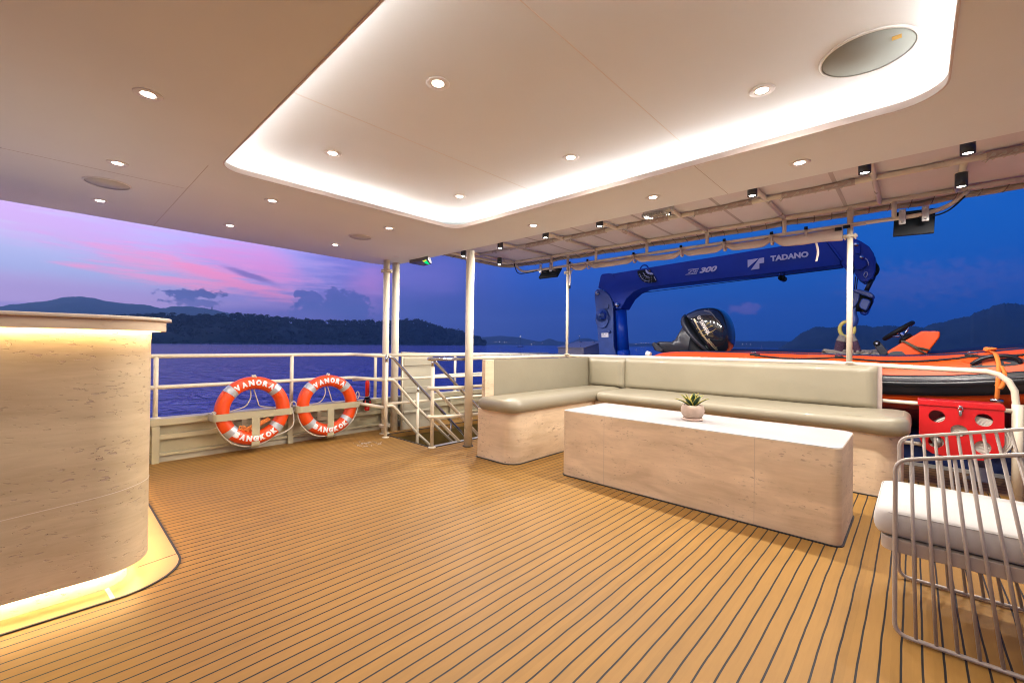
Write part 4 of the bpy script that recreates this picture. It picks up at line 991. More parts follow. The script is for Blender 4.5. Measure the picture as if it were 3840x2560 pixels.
# red float light clipped on the rail
p = Vector((2.655, 4.90, .34)); t = thing('float_light', p, 'small red float light with black base hanging on the rail right of the lifebuoys', 'safety light')
RED2 = mat('red_plastic', (.75, .02, .01), .3)
obj('upper_tube', MB().lathe([(.001, .30), (.012, .298), (.022, .285), (.025, .27), (.025, .10), (.001, .10)], p, 24), RED2, t)
obj('collar', MB().lathe([(.030, .095), (.032, .09), (.030, .075), (.001, .075)], p, 24), BLACK, t)
obj('holder', MB().lathe([(.001, .074), (.036, .072), (.05, .05), (.052, .01), (.044, -.015), (.001, -.02)], p, 10, smooth=False), BLACK, t)
obj('lower_lamp', MB().lathe([(.001, -.021), (.03, -.021), (.03, -.06), (.022, -.075), (.001, -.076)], p, 20), RED2, t)
obj('red_body', MB().lathe([(.0375, .070), (.054, .045), (.0545, .02), (.050, .0)], p, 5, smooth=False, cap=False), RED2, t)
obj('cord', MB().tube(smoothpath([p + Vector((0, 0, .295)), p + Vector((.012, -.01, .30)), p + Vector((.03, -.01, .25)), p + Vector((.02, -.02, .12)), p + Vector((-.03, -.03, .10)), p + Vector((-.16, -.04, .12))], 5), .003, 6), ROPE, t)
# ------------------------------------------------------------------ awning frame over the aft rail
AX1, AX2, AZZ = 4.08, 4.80, 2.34
YS = [-.235, .221, .92, 1.634, 2.32, 3.017, 3.739, 4.44]
t = thing('awning_framework', (AX2, 1.5, AZZ), 'cream tube frame carrying the canvas awning beyond the roof edge', 'awning frame')
obj('outer_tube', MB().tube(fillet([(AX2, -3.6, AZZ), (AX2, 4.44, AZZ), (AX2 - .1, 4.62, AZZ), (3.1, 4.66, AZZ)], .15), .020, 14), CREAM, t)
obj('inner_tube', MB().tube([(AX1, -3.6, AZZ), (AX1, 4.60, AZZ)], .020, 14), CREAM, t)
for y_ in YS[1:]: obj('cross_tube', MB().tube([(3.10, y_, AZZ), (AX2, y_, AZZ)], .018, 12), CREAM, t)
obj('cross_tube', MB().tube([(AX1, YS[0], AZZ), (AX2, YS[0], AZZ)], .020, 12), CREAM, t)
TZ3 = 2.185
obj('curtain_tube', MB().tube(fillet([(AX2, -.30, AZZ - .02), (AX2, -.20, TZ3 + .04), (AX2, -.05, TZ3), (AX2, 2.0, TZ3 + .003), (AX2, 4.1, TZ3 - .01), (AX2, 4.30, TZ3 - .005), (AX2, 4.46, AZZ - .02)], .12), .017, 12), CREAM, t)
for y_ in [.13] + [y for y in YS[2:7]] : obj('stub', MB().tube([(AX2, y_, TZ3), (AX2, y_, AZZ)], .018, 12), CREAM, t)
for y_, nm in ((.42, 'slim cream awning post standing on the rail, in front of the crane head'), (3.46, 'slim cream awning post standing on the rail, left of the crane mast')):
    q = thing('awning_post', (AX2, y_, .97), nm, 'post', 'slim posts under the awning')
    obj('tube', MB().tube([(AX2, y_, .955), (AX2, y_, AZZ)], .0225 if y_ < 1 else .019, 18), CREAM, q)
    obj('foot', MB().lathe([(.034, 0), (.034, .006), (.024, .010)], (AX2, y_, .972), 20), CREAM, q)
    f = obj('flange', MB().lathe([(.001, -.010), (.052, -.010), (.052, -.001), (.03, 0), (.052, .001), (.052, .010), (.001, .011)], (AX2, y_, 2.085), 28), CREAM, q); mb = MB()
    for k in range(6): a = k * PI / 3; mb.tube([(AX2 + .042 * math.cos(a), y_ + .042 * math.sin(a), 2.060), (AX2 + .042 * math.cos(a), y_ + .042 * math.sin(a), 2.102)], .006, 6)
    obj('bolts', mb, CREAM, f)
# canvas: shallow sag between the tubes, seams, rolled edge
def canz(x, y):
    j = next((i for i in range(len(YS) - 1) if YS[i] <= y <= YS[i + 1]), None); s_ = 0 if j is None else math.sin(PI * (y - YS[j]) / (YS[j + 1] - YS[j]))
    return AZZ + .028 - .012 * s_ + noise.noise(Vector((x * 2, y * 2, 3))) * .008 + .02 * (4.8 - x) * .3
mb = MB(); NX, NY = 26, 150
X_ = [3.03 + (5.04 - 3.03) * i / NX for i in range(NX + 1)]; Y_ = [-3.6 + (4.80 + 3.6) * j / NY for j in range(NY + 1)]
mb.grid([[Vector((x, y, canz(x, y))) for x in X_] for y in Y_])
t = thing('canvas_awning', (4.0, 1.5, AZZ + .03), 'grey-beige canvas awning laced over the tube frame', 'awning')
c_ = obj('canopy', mb, CANVAS, t); so = c_.modifiers.new('s', 'SOLIDIFY'); so.thickness = .003; so.offset = 1
SEAMC = mat('canvas_seam', (.48, .43, .42), .8)
mb = MB()
for y_ in (-.9, .45, 1.28, 2.0, 2.7, 3.35): mb.grid([[Vector((x, y_ - .014, canz(x, y_) - .003)), Vector((x, y_ + .014, canz(x, y_) - .003))] for x in X_])
o = obj('seam_tape', mb, SEAMC, t); o['kind'] = 'stuff'
edge = [Vector((5.03, y, canz(5.03, y) - .018 + .006 * noise.noise(Vector((y * 6, 0, 0))))) for y in [-3.6 + 8.2 * k / 120 for k in range(121)]] + [Vector((4.98, 4.72, AZZ)), Vector((4.85, 4.80, AZZ)), Vector((4.4, 4.83, AZZ + .01)), Vector((3.7, 4.84, AZZ + .02)), Vector((3.06, 4.83, AZZ + .02))]
obj('rolled_edge', MB().tube(edge, .024, 9), mat('edge_canvas', (.46, .40, .28), .8, bump=(12, .5, .01)), t)
mb = MB()
for k in range(44):
    y_ = -1.2 + k * .135; p = Vector((5.03, y_, canz(5.03, y_) - .018)); mb.tube([p + Vector((-.2, -.0, .012)), p + Vector((-.026, .02, -.018)), p + Vector((0, .03, -.026)), p + Vector((.026, .035, 0))], .0035, 5)
for k in range(10):
    x_ = 3.2 + k * .17; p = Vector((x_, 4.835, AZZ + .01)); mb.tube([p + Vector((.0, -.16, .012)), p + Vector((.02, -.02, -.024)), p + Vector((.03, .02, -.02))], .0035, 5)
o = obj('edge_lacing', mb, mat('lacing_cord', (.20, .17, .14), .8), t); o['kind'] = 'stuff'
# laced sleeves along the inner tube
for ya, yb in ((.02, .16 + .58), (1.02, 1.50), (1.75, 2.18), (2.44, 2.88), (3.14, 3.58), (-.62, -.33)):
    if ya == .02: ya, yb = .33, .80
    mb = MB(); sl = []
    for i in range(25):
        y = ya + (yb - ya) * i / 24; row = []
        for k in range(9):
            a = R(-150 + 300 * k / 8); rr = .0245 + .002 * noise.noise(Vector((y * 20, a, 0))); row.append(Vector((AX1 - rr * math.cos(a) * 1.0, y, AZZ + rr * math.sin(a))))
        sl.append(row)
    mb.grid(sl); s_ = obj('lacing_sleeve', mb, CURT, t); mb = MB(); n_ = 6
    for k in range(n_):
        y = ya + .03 + (yb - ya - .06) * k / (n_ - 1); mb.lathe([(.006, 0), (.011, .001), (.011, .003), (.006, .003)], (AX1 - .028, y, AZZ - .006), 12, ax='x')
        mb.tube([(AX1 - .027, y, AZZ - .006), (AX1 - .034, y + .02, AZZ - .02), (AX1 - .010, y + .05, AZZ - .034)], .003, 5)
    mb.tube([(AX1 - .024, ya + .02, AZZ - .024), (AX1 - .018, yb - .01, AZZ - .028)], .003, 5)
    mb.tube([(AX1 - .026, yb - .01, AZZ - .028), (AX1 - .03, yb + .006, AZZ - .05)], .004, 5); obj('lacing', mb, ROPE, s_)
# rolled curtain tied under the lower tube
t = thing('rolled_curtain', (AX2, 2, TZ3), 'rolled beige canvas curtain strapped under the awning tube above the crane', 'curtain')
ties = [3.40, 3.12, 2.47, 1.90, 1.45, 1.02, .60, .48]
mb = MB(); rows = []; N = 260
for i in range(N + 1):
    y = 3.42 + (.47 - 3.42) * i / N; g = min(abs(y - q) for q in ties[:6]); pin = math.exp(-(g / .055) ** 2); big = 1 + .55 * max(0, (1.5 - y))
    r_ = (.034 * big) * (1 - .42 * pin) + .004 * noise.noise(Vector((y * 7, 0, 0))); drop = .030 + .030 * (1 - pin) * big + .012 * noise.noise(Vector((y * 2.2, 5, 0))); row = []
    for k in range(20):
        a = 2 * PI * k / 20; f = 1 + .16 * noise.noise(Vector((math.cos(a) * 1.6, math.sin(a) * 1.6, y * 3.4))) + .05 * noise.noise(Vector((math.cos(a) * 5, math.sin(a) * 5, y * 12))) + .10 * pin * math.cos(a * 5)
        row.append(Vector((AX2 - .012 + .026 * f * math.cos(a) * (1 - .3 * pin) * big ** .5, y, TZ3 - drop + r_ * f * math.sin(a))))
    rows.append(row)
mb.grid(rows, True, True); n_ = 20; mb.f += [tuple(range(n_))[::-1], tuple(N * n_ + k for k in range(n_))]; mb.sm += [False, False]
obj('roll', mb, CURT, t)
for q in ties[:6] + [.74]:
    mb = MB(); w = .011; path = [(AX2 - .036, TZ3 - .075), (AX2 - .040, TZ3 - .03), (AX2 - .028, TZ3 + .012), (AX2, TZ3 + .024), (AX2 + .026, TZ3 + .01), (AX2 + .03, TZ3 - .05), (AX2, TZ3 - .088)]
    mb.tube([Vector((a, q, b)) for a, b in smoothpath([Vector((a, b, 0)) for a, b in path], 3, True) and [(v.x, v.y) for v in smoothpath([Vector((a, b, 0)) for a, b in path], 3, True)]], .004, 6, True)
    for v in mb.v: v.y = q + (v.y - q) * 2.8
    s_ = obj('strap', mb, mat('webbing', (.60, .50, .42), .8) if 'webbing' not in bpy.data.materials else bpy.data.materials['webbing'], t)
    obj('buckle', MB().box(AX2 - .046, AX2 - .036, q - .014, q + .014, TZ3 + .006, TZ3 + .034), BLACK, s_, .002)
WEB = bpy.data.materials['webbing']
for y_, z_, L_ in ((3.395, TZ3 - .08, .22), (.66, TZ3 - .13, .17)):
    mb = MB(); pts = smoothpath([Vector((AX2 - .05, y_, z_)), Vector((AX2 - .054, y_ - .015, z_ - L_ * .5)), Vector((AX2 - .05, y_ - .002, z_ - L_))], 5)
    mb.grid([[p + Vector((0, -.009, 0)), p + Vector((0, .009, 0))] for p in pts]); o = obj('loose_strap', mb, WEB, t); so = o.modifiers.new('s', 'SOLIDIFY'); so.thickness = .0015
obj('buckle', MB().box(AX2 - .06, AX2 - .046, 3.378, 3.406, TZ3 - .33, TZ3 - .29), BLACK, t, .002)
for y_, a_ in ((.50, -.1), (.44, .0)):
    obj('buckle', MB().box(AX2 - .055, AX2 - .035, y_ - .025, y_ + .025, TZ3 - .035 + a_ * .1, TZ3 - .008 + a_ * .1), BLACK, t, .002)
mb = MB(); mb.box(AX2 - .05, AX2 - .047, .31, .41, TZ3 - .03, TZ3 - .008); obj('loose_strap', mb, WEB, t)
# black surface spotlights
SP_E = emit('spot_led', (1, .90, .80), 30); SPM = mat('spot_black', (.022, .022, .025), .4)
def spotlight():
    t = thing('spotlight', (0, 0, 0), 'x', 'spotlight', 'black cylinder spotlights of the awning'); r = .033
    obj('housing', MB().lathe([(r - .004, .002), (r, 0), (r, .096), (.001, .096)], (0, 0, 0), 32, cap=False), SPM, t)
    obj('bezel', MB().lathe([(r - .0041, .0022), (.024, .0025), (.0235, .012), (.001, .0122)], (0, 0, 0), 28, cap=False), BLACK, t)
    obj('base_plate', MB().lathe([(r + .004, .0962), (r + .004, .1), (.001, .1)], (0, 0, 0), 32), CREAM, t)
    obj('lens', MB().lathe([(.001, .004), (.019, .0045), (.0233, .0065)], (0, 0, 0), 24, cap=False), SP_E, t)
    L = bpy.data.lights.new('lamp', 'SPOT'); L.energy = 56; L.color = (1, .94, .87); L.spot_size = R(178); L.spot_blend = .4; L.shadow_soft_size = .02
    o = bpy.data.objects.new('lamp', L); COL.objects.link(o); o.parent = t; o.location = (0, 0, -.026)
    return t
s0 = None; ZS = 2.222
SPL = [((1064, 589), 'black spotlight glimpsed just left of the thick white pillar top'), ((1147, 608), 'black spotlight right of the thick pillar, lower one of the two'), ((1149, 571), 'black spotlight right of the thick pillar, upper one of the two'),
       ((1253, 547), 'black spotlight above the leftmost slim awning post'), ((1377, 521), 'black spotlight left of the ribbed grey floodlight under the roof edge'), ((1532, 494), 'black spotlight touching the ribbed grey floodlight'),
       ((1728, 451), 'black spotlight with bright star glow above the crane lettering'), ((1986, 399), 'black spotlight above the rolled curtain end, at the third cross tube from the right'), ((2223, 354), 'largest black spotlight at top right, upper one of two'), ((2208, 430), 'black spotlight at right where the frame tube bends down')]
for (p, lb) in SPL:
    q = at('z', ZS, *dp(*p)); q = Vector((q.x, q.y, ZS))
    if s0 is None: s0 = spotlight(); s0.location = q; s0['label'] = lb
    else: dup(s0, q, lb)
# mounting tubes for the row of spotlights
mb = MB(); mb.tube([(3.64, -3.6, AZZ + .0), (3.64, 4.60, AZZ + .0)], .010, 8); obj('conduit', mb, CREAM, bpy.data.objects['awning_framework'])
# flat black floodlights clamped on the curtain tube
def flood(y0, y1, z0, z1, label, tilt):
    c = Vector((AX2 + .08, (y0 + y1) / 2, (z0 + z1) / 2)); t = thing('floodlight', c, label, 'floodlight', 'flat black floodlights on the awning tube')
    hy, hz = abs(y1 - y0) / 2, (z1 - z0) / 2; mb = MB(); mb.box(-.018, .018, -hy, hy, -hz, hz); q = Matrix.Rotation(tilt[0], 3, 'X') @ Matrix.Rotation(tilt[1], 3, 'Y')
    mb.v = [c + q @ v for v in mb.v]; obj('housing', mb, BLACK, t, .004)
    for s_ in (-.55, .55):
        mb = MB(); y = c.y + s_ * hy; mb.box(AX2 - .034, AX2 - .022, y - .022, y + .022, TZ3 - .062, TZ3 + .062); cl = obj('clamp', mb, GREYL, t, .010, 3)
        mb = MB(); [mb.lathe([(.008, -.004), (.008, 0)], (AX2 - .035, y, TZ3 + k), 10, ax='x') for k in (-.044, .044)]; obj('bolts', mb, STEEL, cl)
        obj('arm', MB().box(AX2 - .02, AX2 + .075, y - .008, y + .008, TZ3 - .035, TZ3 - .028), GREYL, t)
    return t
flood(-.115, .135, 2.045, 2.245, 'flat black floodlight clamped on the awning tube at the right', (R(2.5), 0))
flood(3.66, 3.99, 2.04, 2.21, 'flat black floodlight clamped on the awning tube at the left near the pillar', (R(0), R(38)))
mb = MB(); mb.tube(smoothpath([Vector((AX2 - .02, 4.44, AZZ - .02)), Vector((AX2 - .02, 4.36, TZ3 - .015)), Vector((AX2 - .015, 4.15, TZ3 - .03)), Vector((AX2 - .015, 3.98, TZ3 - .02))], 5), .007, 7)
tag(obj('power_cable', mb, BLACK), 'black cable taped to the bent tube end by the left floodlight', 'cable')
mb = MB(); mb.tube(smoothpath([Vector((AX2 - .015, -.28, AZZ - .06)), Vector((AX2 - .012, -.20, TZ3 + .01)), Vector((AX2 - .01, -.12, TZ3 - .022)), Vector((AX2 - .01, -.02, TZ3 - .02))], 5), .006, 7)
tag(obj('power_cable', mb, BLACK), 'black cable taped to the bent tube end by the right floodlight', 'cable')
# ribbed floodlight and green lit lamp under the roof edge
q = crop(1600, 700, .5102)('z', 2.16, 1710, 190); t = thing('ribbed_floodlight', q, 'pale ribbed floodlight housing tucked under the roof edge', 'floodlight')
obj('body', MB().box(q.x - .03, q.x + .05, q.y - .10, q.y + .13, q.z - .0, q.z + .05), PANELP, t, .008)
for k in range(9): obj('rib', MB().box(q.x - .045, q.x + .055, q.y - .055 + .022 * k, q.y - .048 + .022 * k, q.z - .024, q.z + .0), PANELP, t)
g = lambda x, y: crop(1400, 900, .2551)('z', 2.06, x, y)
GP = [g(530, 343), g(745, 382), g(855, 352), g(800, 285), g(700, 310)]; t = thing('green_edge_lamp', sum(GP, Vector()) / 5, 'dark angular lamp with a green glowing edge under the roof corner', 'lamp')
obj('housing', MB().prism(GP, (0, 0, .05)), mat('lamp_grey', (.12, .12, .13), .4), t)
gl = [g(720, 305), g(775, 285), g(830, 360), g(770, 345)]; obj('green_window', MB().prism([p - Vector((0, 0, .0015)) for p in gl], (0, 0, .001)), emit('green_glow', (.0, .75, .22), 1.1), t)
gl = [g(720, 305), g(775, 285), g(785, 298), g(740, 320)]; obj('yellow_window', MB().prism([p - Vector((0, 0, .003)) for p in gl], (0, 0, .001)), emit('yellow_glow', (.85, .75, .06), 1.0), t)

# ------------------------------------------------------------------ crane
KX = 6.35; K = crop(2100, 800, .55272); Kx = lambda x, y, X=KX: K('x', X, x, y)
def Kp(pts, X=KX): return [Kx(x, y, X) for x, y in pts]
t = thing('deck_crane', (KX + .2, 3.7, 0), 'dark blue hydraulic knuckle crane reaching over the orange tender', 'crane')
mast = obj('mast', MB().prism(Kp([(234, 560), (236, 530), (250, 515), (272, 512), (300, 525), (330, 552), (352, 592), (360, 640), (362, 900), (375, 945), (380, 972), (268, 972), (262, 900), (248, 700)], KX - .02), (.035, 0, 0)), CRANEL, t, .006)
obj('mast_plate', MB().prism([p + Vector((.36, 0, 0)) for p in Kp([(234, 560), (236, 530), (250, 515), (272, 512), (300, 525), (330, 552), (352, 592), (360, 640), (362, 900), (375, 972), (268, 972), (262, 900)], KX)], (.03, 0, 0)), CRANEB, t, .006)
obj('mast_web', MB().prism([p + Vector((.016, 0, 0)) for p in Kp([(246, 570), (258, 700), (270, 972), (330, 972), (325, 640)], KX)], (.343, 0, 0)), CRANEB, t)
obj('mast_base', MB().box(KX - .06, KX + .42, 3.30, 4.05, -.0, .93), CRANEB, t, .01)
arm = Kp([(257, 505), (266, 462), (274, 425), (284, 411), (330, 405), (352, 409), (700, 350), (1000, 302), (1300, 253), (1700, 190), (1800, 178), (1905, 320), (1905, 350), (1500, 400), (1000, 455), (640, 497), (560, 508), (500, 535), (455, 575), (425, 625), (412, 648), (378, 648), (362, 600), (335, 555), (300, 522), (270, 510)])
obj('boom', MB().prism(arm, (.30, 0, 0)), CRANEB, t, .012)
obj('knuckle_ridge', MB().prism(Kp([(330, 405), (352, 409), (372, 440), (350, 425)], KX - .006), (.31, 0, 0)), CRANEB, t, .003)
obj('boom_collar', MB().prism(Kp([(1795, 172), (1880, 160), (1925, 175), (2000, 290), (1992, 350), (1960, 392), (1930, 372), (1908, 345), (1908, 318)], KX - .02), (.34, 0, 0)), CRANEB, t, .010)
obj('boom_band', MB().prism(Kp([(1800, 178), (1818, 176), (1922, 318), (1906, 324)], KX - .03), (.36, 0, 0)), CRANEB, t, .005)
head = Kp([(1925, 172), (1990, 166), (2045, 190), (2098, 225), (2128, 270), (2142, 320), (2140, 390), (2122, 435), (2085, 462), (2050, 462), (2018, 440), (1998, 405), (1995, 350), (1975, 390), (1950, 398), (1932, 372)], KX - .01)
obj('boom_head', MB().prism(head, (.05, 0, 0)), CRANEB, t, .008)
obj('boom_head', MB().prism([p + Vector((.26, 0, 0)) for p in head], (.05, 0, 0)), CRANEB, t, .008)
c_ = Kx(2080, 375); obj('sheave', MB().lathe([(.05, .07), (.10, .06), (.108, .08), (.09, .11), (.108, .14), (.10, .17), (.05, .16)], c_, 40, ax='x'), BLACK, t)
br = obj('head_bracket', MB().prism(Kp([(1990, 330), (2010, 316), (2075, 325), (2080, 355), (2035, 385), (2000, 375)], KX - .04), (.035, 0, 0)), CRANEB, t, .006)
obj('head_lug', MB().prism(Kp([(1995, 205), (2015, 195), (2035, 215), (2040, 255), (2032, 275), (2008, 272), (1998, 240)], KX - .035), (.03, 0, 0)), CRANEB, t, .006)
for i, (x, y, r) in enumerate(((2011, 210, .026), (250, 541, .034), (384, 621, .036), (2045, 297, .02))):
    p = Kx(x, y, KX - .04); mb = MB().lathe([(.001, -.012), (r * .55, -.012), (r * .6, -.004), (r, -.003), (r, .02)], p, 24, ax='x'); obj('pin', mb, STEEL if i != 1 else mat('pin_grey', (.3, .3, .36), .3, .6), t)
mb = MB(); p = [Kx(x, y, KX - .016) for x, y in ((2070, 305), (2085, 315), (2092, 335), (2094, 352))]; mb.tube(p, .005, 6); obj('scratch_mark', mb, LETTER, t)
mb = MB(); p = [Kx(x, y, KX - .014) for x, y in ((2060, 420), (2068, 400), (2083, 398), (2088, 415), (2076, 434), (2072, 436))]; mb.tube(p, .004, 6, True); obj('weld_outline', mb, LETTER, t)
# lift cylinder
a_, b_ = Kx(411, 648, KX + .12), Kx(432, 960, KX + .12); ax_ = (b_ - a_)
obj('cylinder', MB().tube([a_ + ax_ * .03, b_ - ax_ * .1], .094, 32), CRANEB, t); obj('cylinder_cap', MB().tube([b_ - ax_ * .10, b_ + ax_ * .1], .108, 24), CRANEB, t, .006)
obj('cylinder_rod', MB().tube([a_ - ax_ * .12, a_ + ax_ * .05], .045, 20), STEEL, t)
obj('cylinder_eye', MB().lathe([(.02, -.06), (.07, -.06), (.07, .12), (.02, .12)], Kx(425, 958, KX + .05), 20, ax='x'), CRANEB, t)
# winch on the mast
w = obj('winch', MB().lathe([(.001, -.13), (.03, -.13), (.034, -.10), (.075, -.095), (.082, -.07), (.082, -.045), (.11, -.04), (.115, .0)], Kx(290, 692, KX - .022), 36, ax='x'), CRANEL, t)
mb = MB()
for k in range(16): a = k * PI / 8; p = Kx(290, 692, KX - .12); mb.box(p.x - .02, p.x + .02, p.y + .055 * math.cos(a) - .004, p.y + .055 * math.cos(a) + .004, p.z + .055 * math.sin(a) - .008, p.z + .055 * math.sin(a) + .008)
o = obj('fins', mb, CRANEB, w)
obj('winch_base', MB().prism([Kx(290, 715, KX - .024) + Vector((0, .125 * math.cos(k * PI / 12), .16 * math.sin(k * PI / 12))) for k in range(24)], (-.03, 0, 0)), CRANEL, t, .006)
obj('lug', MB().prism(Kp([(302, 622), (326, 614), (328, 640), (312, 648), (300, 640)], KX - .045), (.02, 0, 0)), CRANEL, t, .003)
obj('bolt_boss', MB().lathe([(.001, -.04), (.014, -.04), (.024, -.02), (.024, 0)], Kx(338, 802, KX - .022), 20, ax='x'), CRANEL, t)
# data sticker
sp_ = Kp([(281, 812), (328, 810), (329, 839), (282, 840)], KX - .023); st_ = obj('data_sticker', MB().prism(sp_, (.001, 0, 0)), mat('sticker_white', (.62, .60, .66), .5), t)
me = place_text(text_mesh('TADANO', .02, .0002, .0006), Kx(311, 816.5, KX - .0245), (0, -1, 0), (0, 0, 1), width=.034, height=.008); obj('print', me, BLACK, st_)
mb = MB()
for y in (822, 826, 830, 834): mb.prism(Kp([(286, y), (300 + (y * 7) % 20, y), (300 + (y * 7) % 20, y + .8), (286, y + .8)], KX - .0245), (.0003, 0, 0))
mb.prism(Kp([(288, 814), (298, 813.5), (293, 820), (291, 820), (293, 816), (288, 818)], KX - .0245), (.0003, 0, 0)); obj('small_print', mb, BLACK, st_)
# lettering on the boom: crop of the boom side
Z_ = crop(2540, 900, .2296); LX = KX - .0135
def zp(x, y, X=LX): return Z_('x', X, x, y)
def put_word(word, pa, pb, h_px, bold, shear, spacing=1.0, ex=.0008):
    """word between two points of its mid line"""
    a, b = zp(*pa), zp(*pb); r_ = b - a; hh = (zp(pa[0], pa[1] - h_px / 2) - zp(pa[0], pa[1] + h_px / 2)).length
    return place_text(text_mesh(word, .2, ex, bold, shear, spacing), (a + b) / 2, r_, (0, 0, 1), width=r_.length, height=hh)
bm_o = bpy.data.objects['boom']
obj('lettering', put_word('TADANO', (1522, 305), (2142, 228), 92, .011, 0, 1.02), LETTER, bm_o)
obj('lettering', put_word('300', (360, 498), (650, 462), 88, .010, .35), LETTER, bm_o)
obj('lettering', put_word('ZE', (128, 527), (352, 505), 86, .010, .35), LETTER, bm_o)
z_in = put_word('ZE', (137, 526), (343, 506), 66, -.0012, .35, 1.06, .0012); obj('letter_inside', z_in, CRANEB, bm_o)
obj('emblem', MB().prism([zp(*p) for p in ((1147, 325), (1330, 298), (1150, 452))], (-.0012, 0, 0)), LETTER, bm_o)
obj('emblem', MB().prism([zp(*p) for p in ((1340, 298), (1417, 285), (1417, 372), (1340, 384), (1340, 468), (1200, 488))], (-.0012, 0, 0)), LETTER, bm_o)
# load chart dial
Q_ = crop(2250, 860, .15944); qp = lambda x, y, X=LX: Q_('x', X, x, y)
dial = obj('load_chart', MB().prism([qp(*p) for p in ((878, 985), (900, 972), (1068, 948), (1110, 955), (1225, 1020), (1300, 1120), (1338, 1205), (1322, 1238), (1170, 1258), (1080, 1252), (990, 1205), (915, 1110), (885, 1040))], (-.002, 0, 0)), BLACK, t)
mb = MB()
def arc_line(pts, r_=.004): mb.tube([qp(x, y, LX - .003) for x, y in smoothpath([Vector((a, b, 0)) for a, b in pts], 4) and [(v.x, v.y) for v in smoothpath([Vector((a, b, 0)) for a, b in pts], 4)]], r_, 5)
arc_line([(935, 1045), (960, 1110), (1020, 1180), (1090, 1212), (1175, 1222)]); arc_line([(1010, 1010), (1050, 1075), (1110, 1120), (1175, 1132)])
mb.prism([qp(*p, LX - .0025) for p in ((1068, 948), (1100, 950), (1130, 995), (1180, 1018), (1225, 1020), (1255, 1062), (1180, 1066), (1110, 1040), (1075, 995))], (-.001, 0, 0))
mb.prism([qp(*p, LX - .0025) for p in ((1262, 1105), (1275, 1102), (1322, 1195), (1310, 1202))], (-.001, 0, 0))
obj('dial_lines', mb, LETTER, dial); mb = MB(); random.seed(3)
for txt, x, y in (('2.5', 920, 1060), ('3.0', 945, 1120), ('3.5', 988, 1172), ('4.0', 1050, 1220), ('5.0', 1142, 1242), ('2.0', 985, 1100), ('1.5', 1018, 1140), ('1.2', 1068, 1178), ('1.0', 1150, 1196), ('0.8', 1045, 1045), ('1.2', 1040, 1100), ('1.5', 1080, 1136), ('2.0', 1118, 1146), ('2.5', 1155, 1150), ('0.9', 1100, 1092), ('1.0', 1132, 1106), ('1.5', 1208, 1108), ('2.0', 1210, 1148), ('2.5', 1208, 1196), ('3.0', 1212, 1240)):
    m_ = mb_of(place_text(text_mesh(txt, .02, .0003, .0004), qp(x, y, LX - .0028), (0, -1, .12), (0, .0, 1), width=.020, height=.011)); mb.add(m_.v, m_.f)
obj('dial_numbers', mb, mat('dial_print', (.52, .50, .34), .5), dial)
mb = MB(); mb.tube([qp(1168, 1030, LX - .006), qp(1172, 1240, LX - .006)], .0022, 5); mb.lathe([(.001, -.01), (.014, -.008), (.017, .0), (.012, .01)], qp(1168, 965, LX - .004), 14, ax='x'); obj('pointer', mb, mat('pointer_brown', (.08, .04, .03), .5), dial)
p = qp(1040, 905, KX + .08); obj('lifting_eye', MB().tube([p + Vector((0, .07 * math.cos(a), -.03 + .075 * math.sin(a))) for a in [R(-20 + 22 * k) for k in range(11)]], .011, 8), CRANEB, t)
obj('roller_bracket', MB().prism(Kp([(1488, 395), (1512, 392), (1512, 450), (1495, 458), (1482, 440)], KX + .03), (.14, 0, 0)), CRANEB, t, .006)
obj('roller', MB().lathe([(.01, -.0), (.036, -.0), (.036, .17), (.01, .18)], Kx(1500, 436, KX + .03), 20, ax='x'), BLACK, t)
mb = MB(); mb.tube([Kx(560, 538, KX + .15), Kx(1905, 372, KX + .15)], .005, 6); mb.tube([Kx(2005, 430, KX + .13), Kx(1998, 520, KX + .13)], .006, 6); mb.tube([Kx(2018, 440, KX + .17), Kx(2010, 520, KX + .17)], .006, 6)
mb.tube([Kx(2118, 445, KX + .15), Kx(2078, 525, KX + .15)], .024, 8); obj('wire_rope', mb, mat('wire', (.03, .03, .05), .4, .6), t)
# hook block hanging at the boom head
X_h = KX + .06; t = thing('hook_block', Kx(2040, 580, X_h), 'blue crane hook block with hook, hanging under the boom head', 'hook block')
obj('side_plate', MB().prism(Kp([(1972, 530), (1990, 520), (2038, 545), (2028, 590), (2006, 628), (1985, 642), (1966, 635), (1960, 600)], X_h), (.06, 0, 0)), CRANEL, t, .012, 3)
obj('top_yoke', MB().prism(Kp([(1992, 515), (2012, 512), (2062, 522), (2108, 535), (2130, 552), (2128, 572), (2115, 575), (2040, 550), (1990, 532)], X_h - .02), (.2, 0, 0)), CRANEL, t, .012, 3)
obj('cheek', MB().prism(Kp([(2044, 580), (2060, 575), (2100, 585), (2108, 600), (2085, 650), (2070, 660), (2034, 640), (2028, 620)], X_h - .03), (.07, 0, 0)), CRANEL, t, .018, 3)
obj('cheek', MB().prism(Kp([(2100, 560), (2128, 572), (2125, 600), (2088, 680), (2068, 692), (2035, 680), (2028, 655), (2040, 640), (2090, 640)], X_h + .08), (.08, 0, 0)), CRANEB, t, .018, 3)
obj('sheave', MB().lathe([(.02, .03), (.11, .03), (.095, .055), (.11, .08), (.02, .08)], Kx(2035, 600, X_h), 28, ax='x'), BLACK, t)
Hc = crop(3100, 1150, .19558); hp = lambda x, y, X=X_h + .05: Hc('x', X, x, y)
pts = smoothpath([hp(548, 0), hp(515, 90), hp(508, 160), hp(528, 240), hp(515, 310), hp(470, 355), hp(425, 350), hp(398, 300), hp(392, 262)], 5); n_ = len(pts)
obj('hook', MB().tube(pts, .03, 14, rs=[.020 + .022 * math.sin(PI * min(1, k / n_ * 1.15)) ** .8 if k < n_ * .85 else .018 for k in range(n_)]), CRANEL, t)
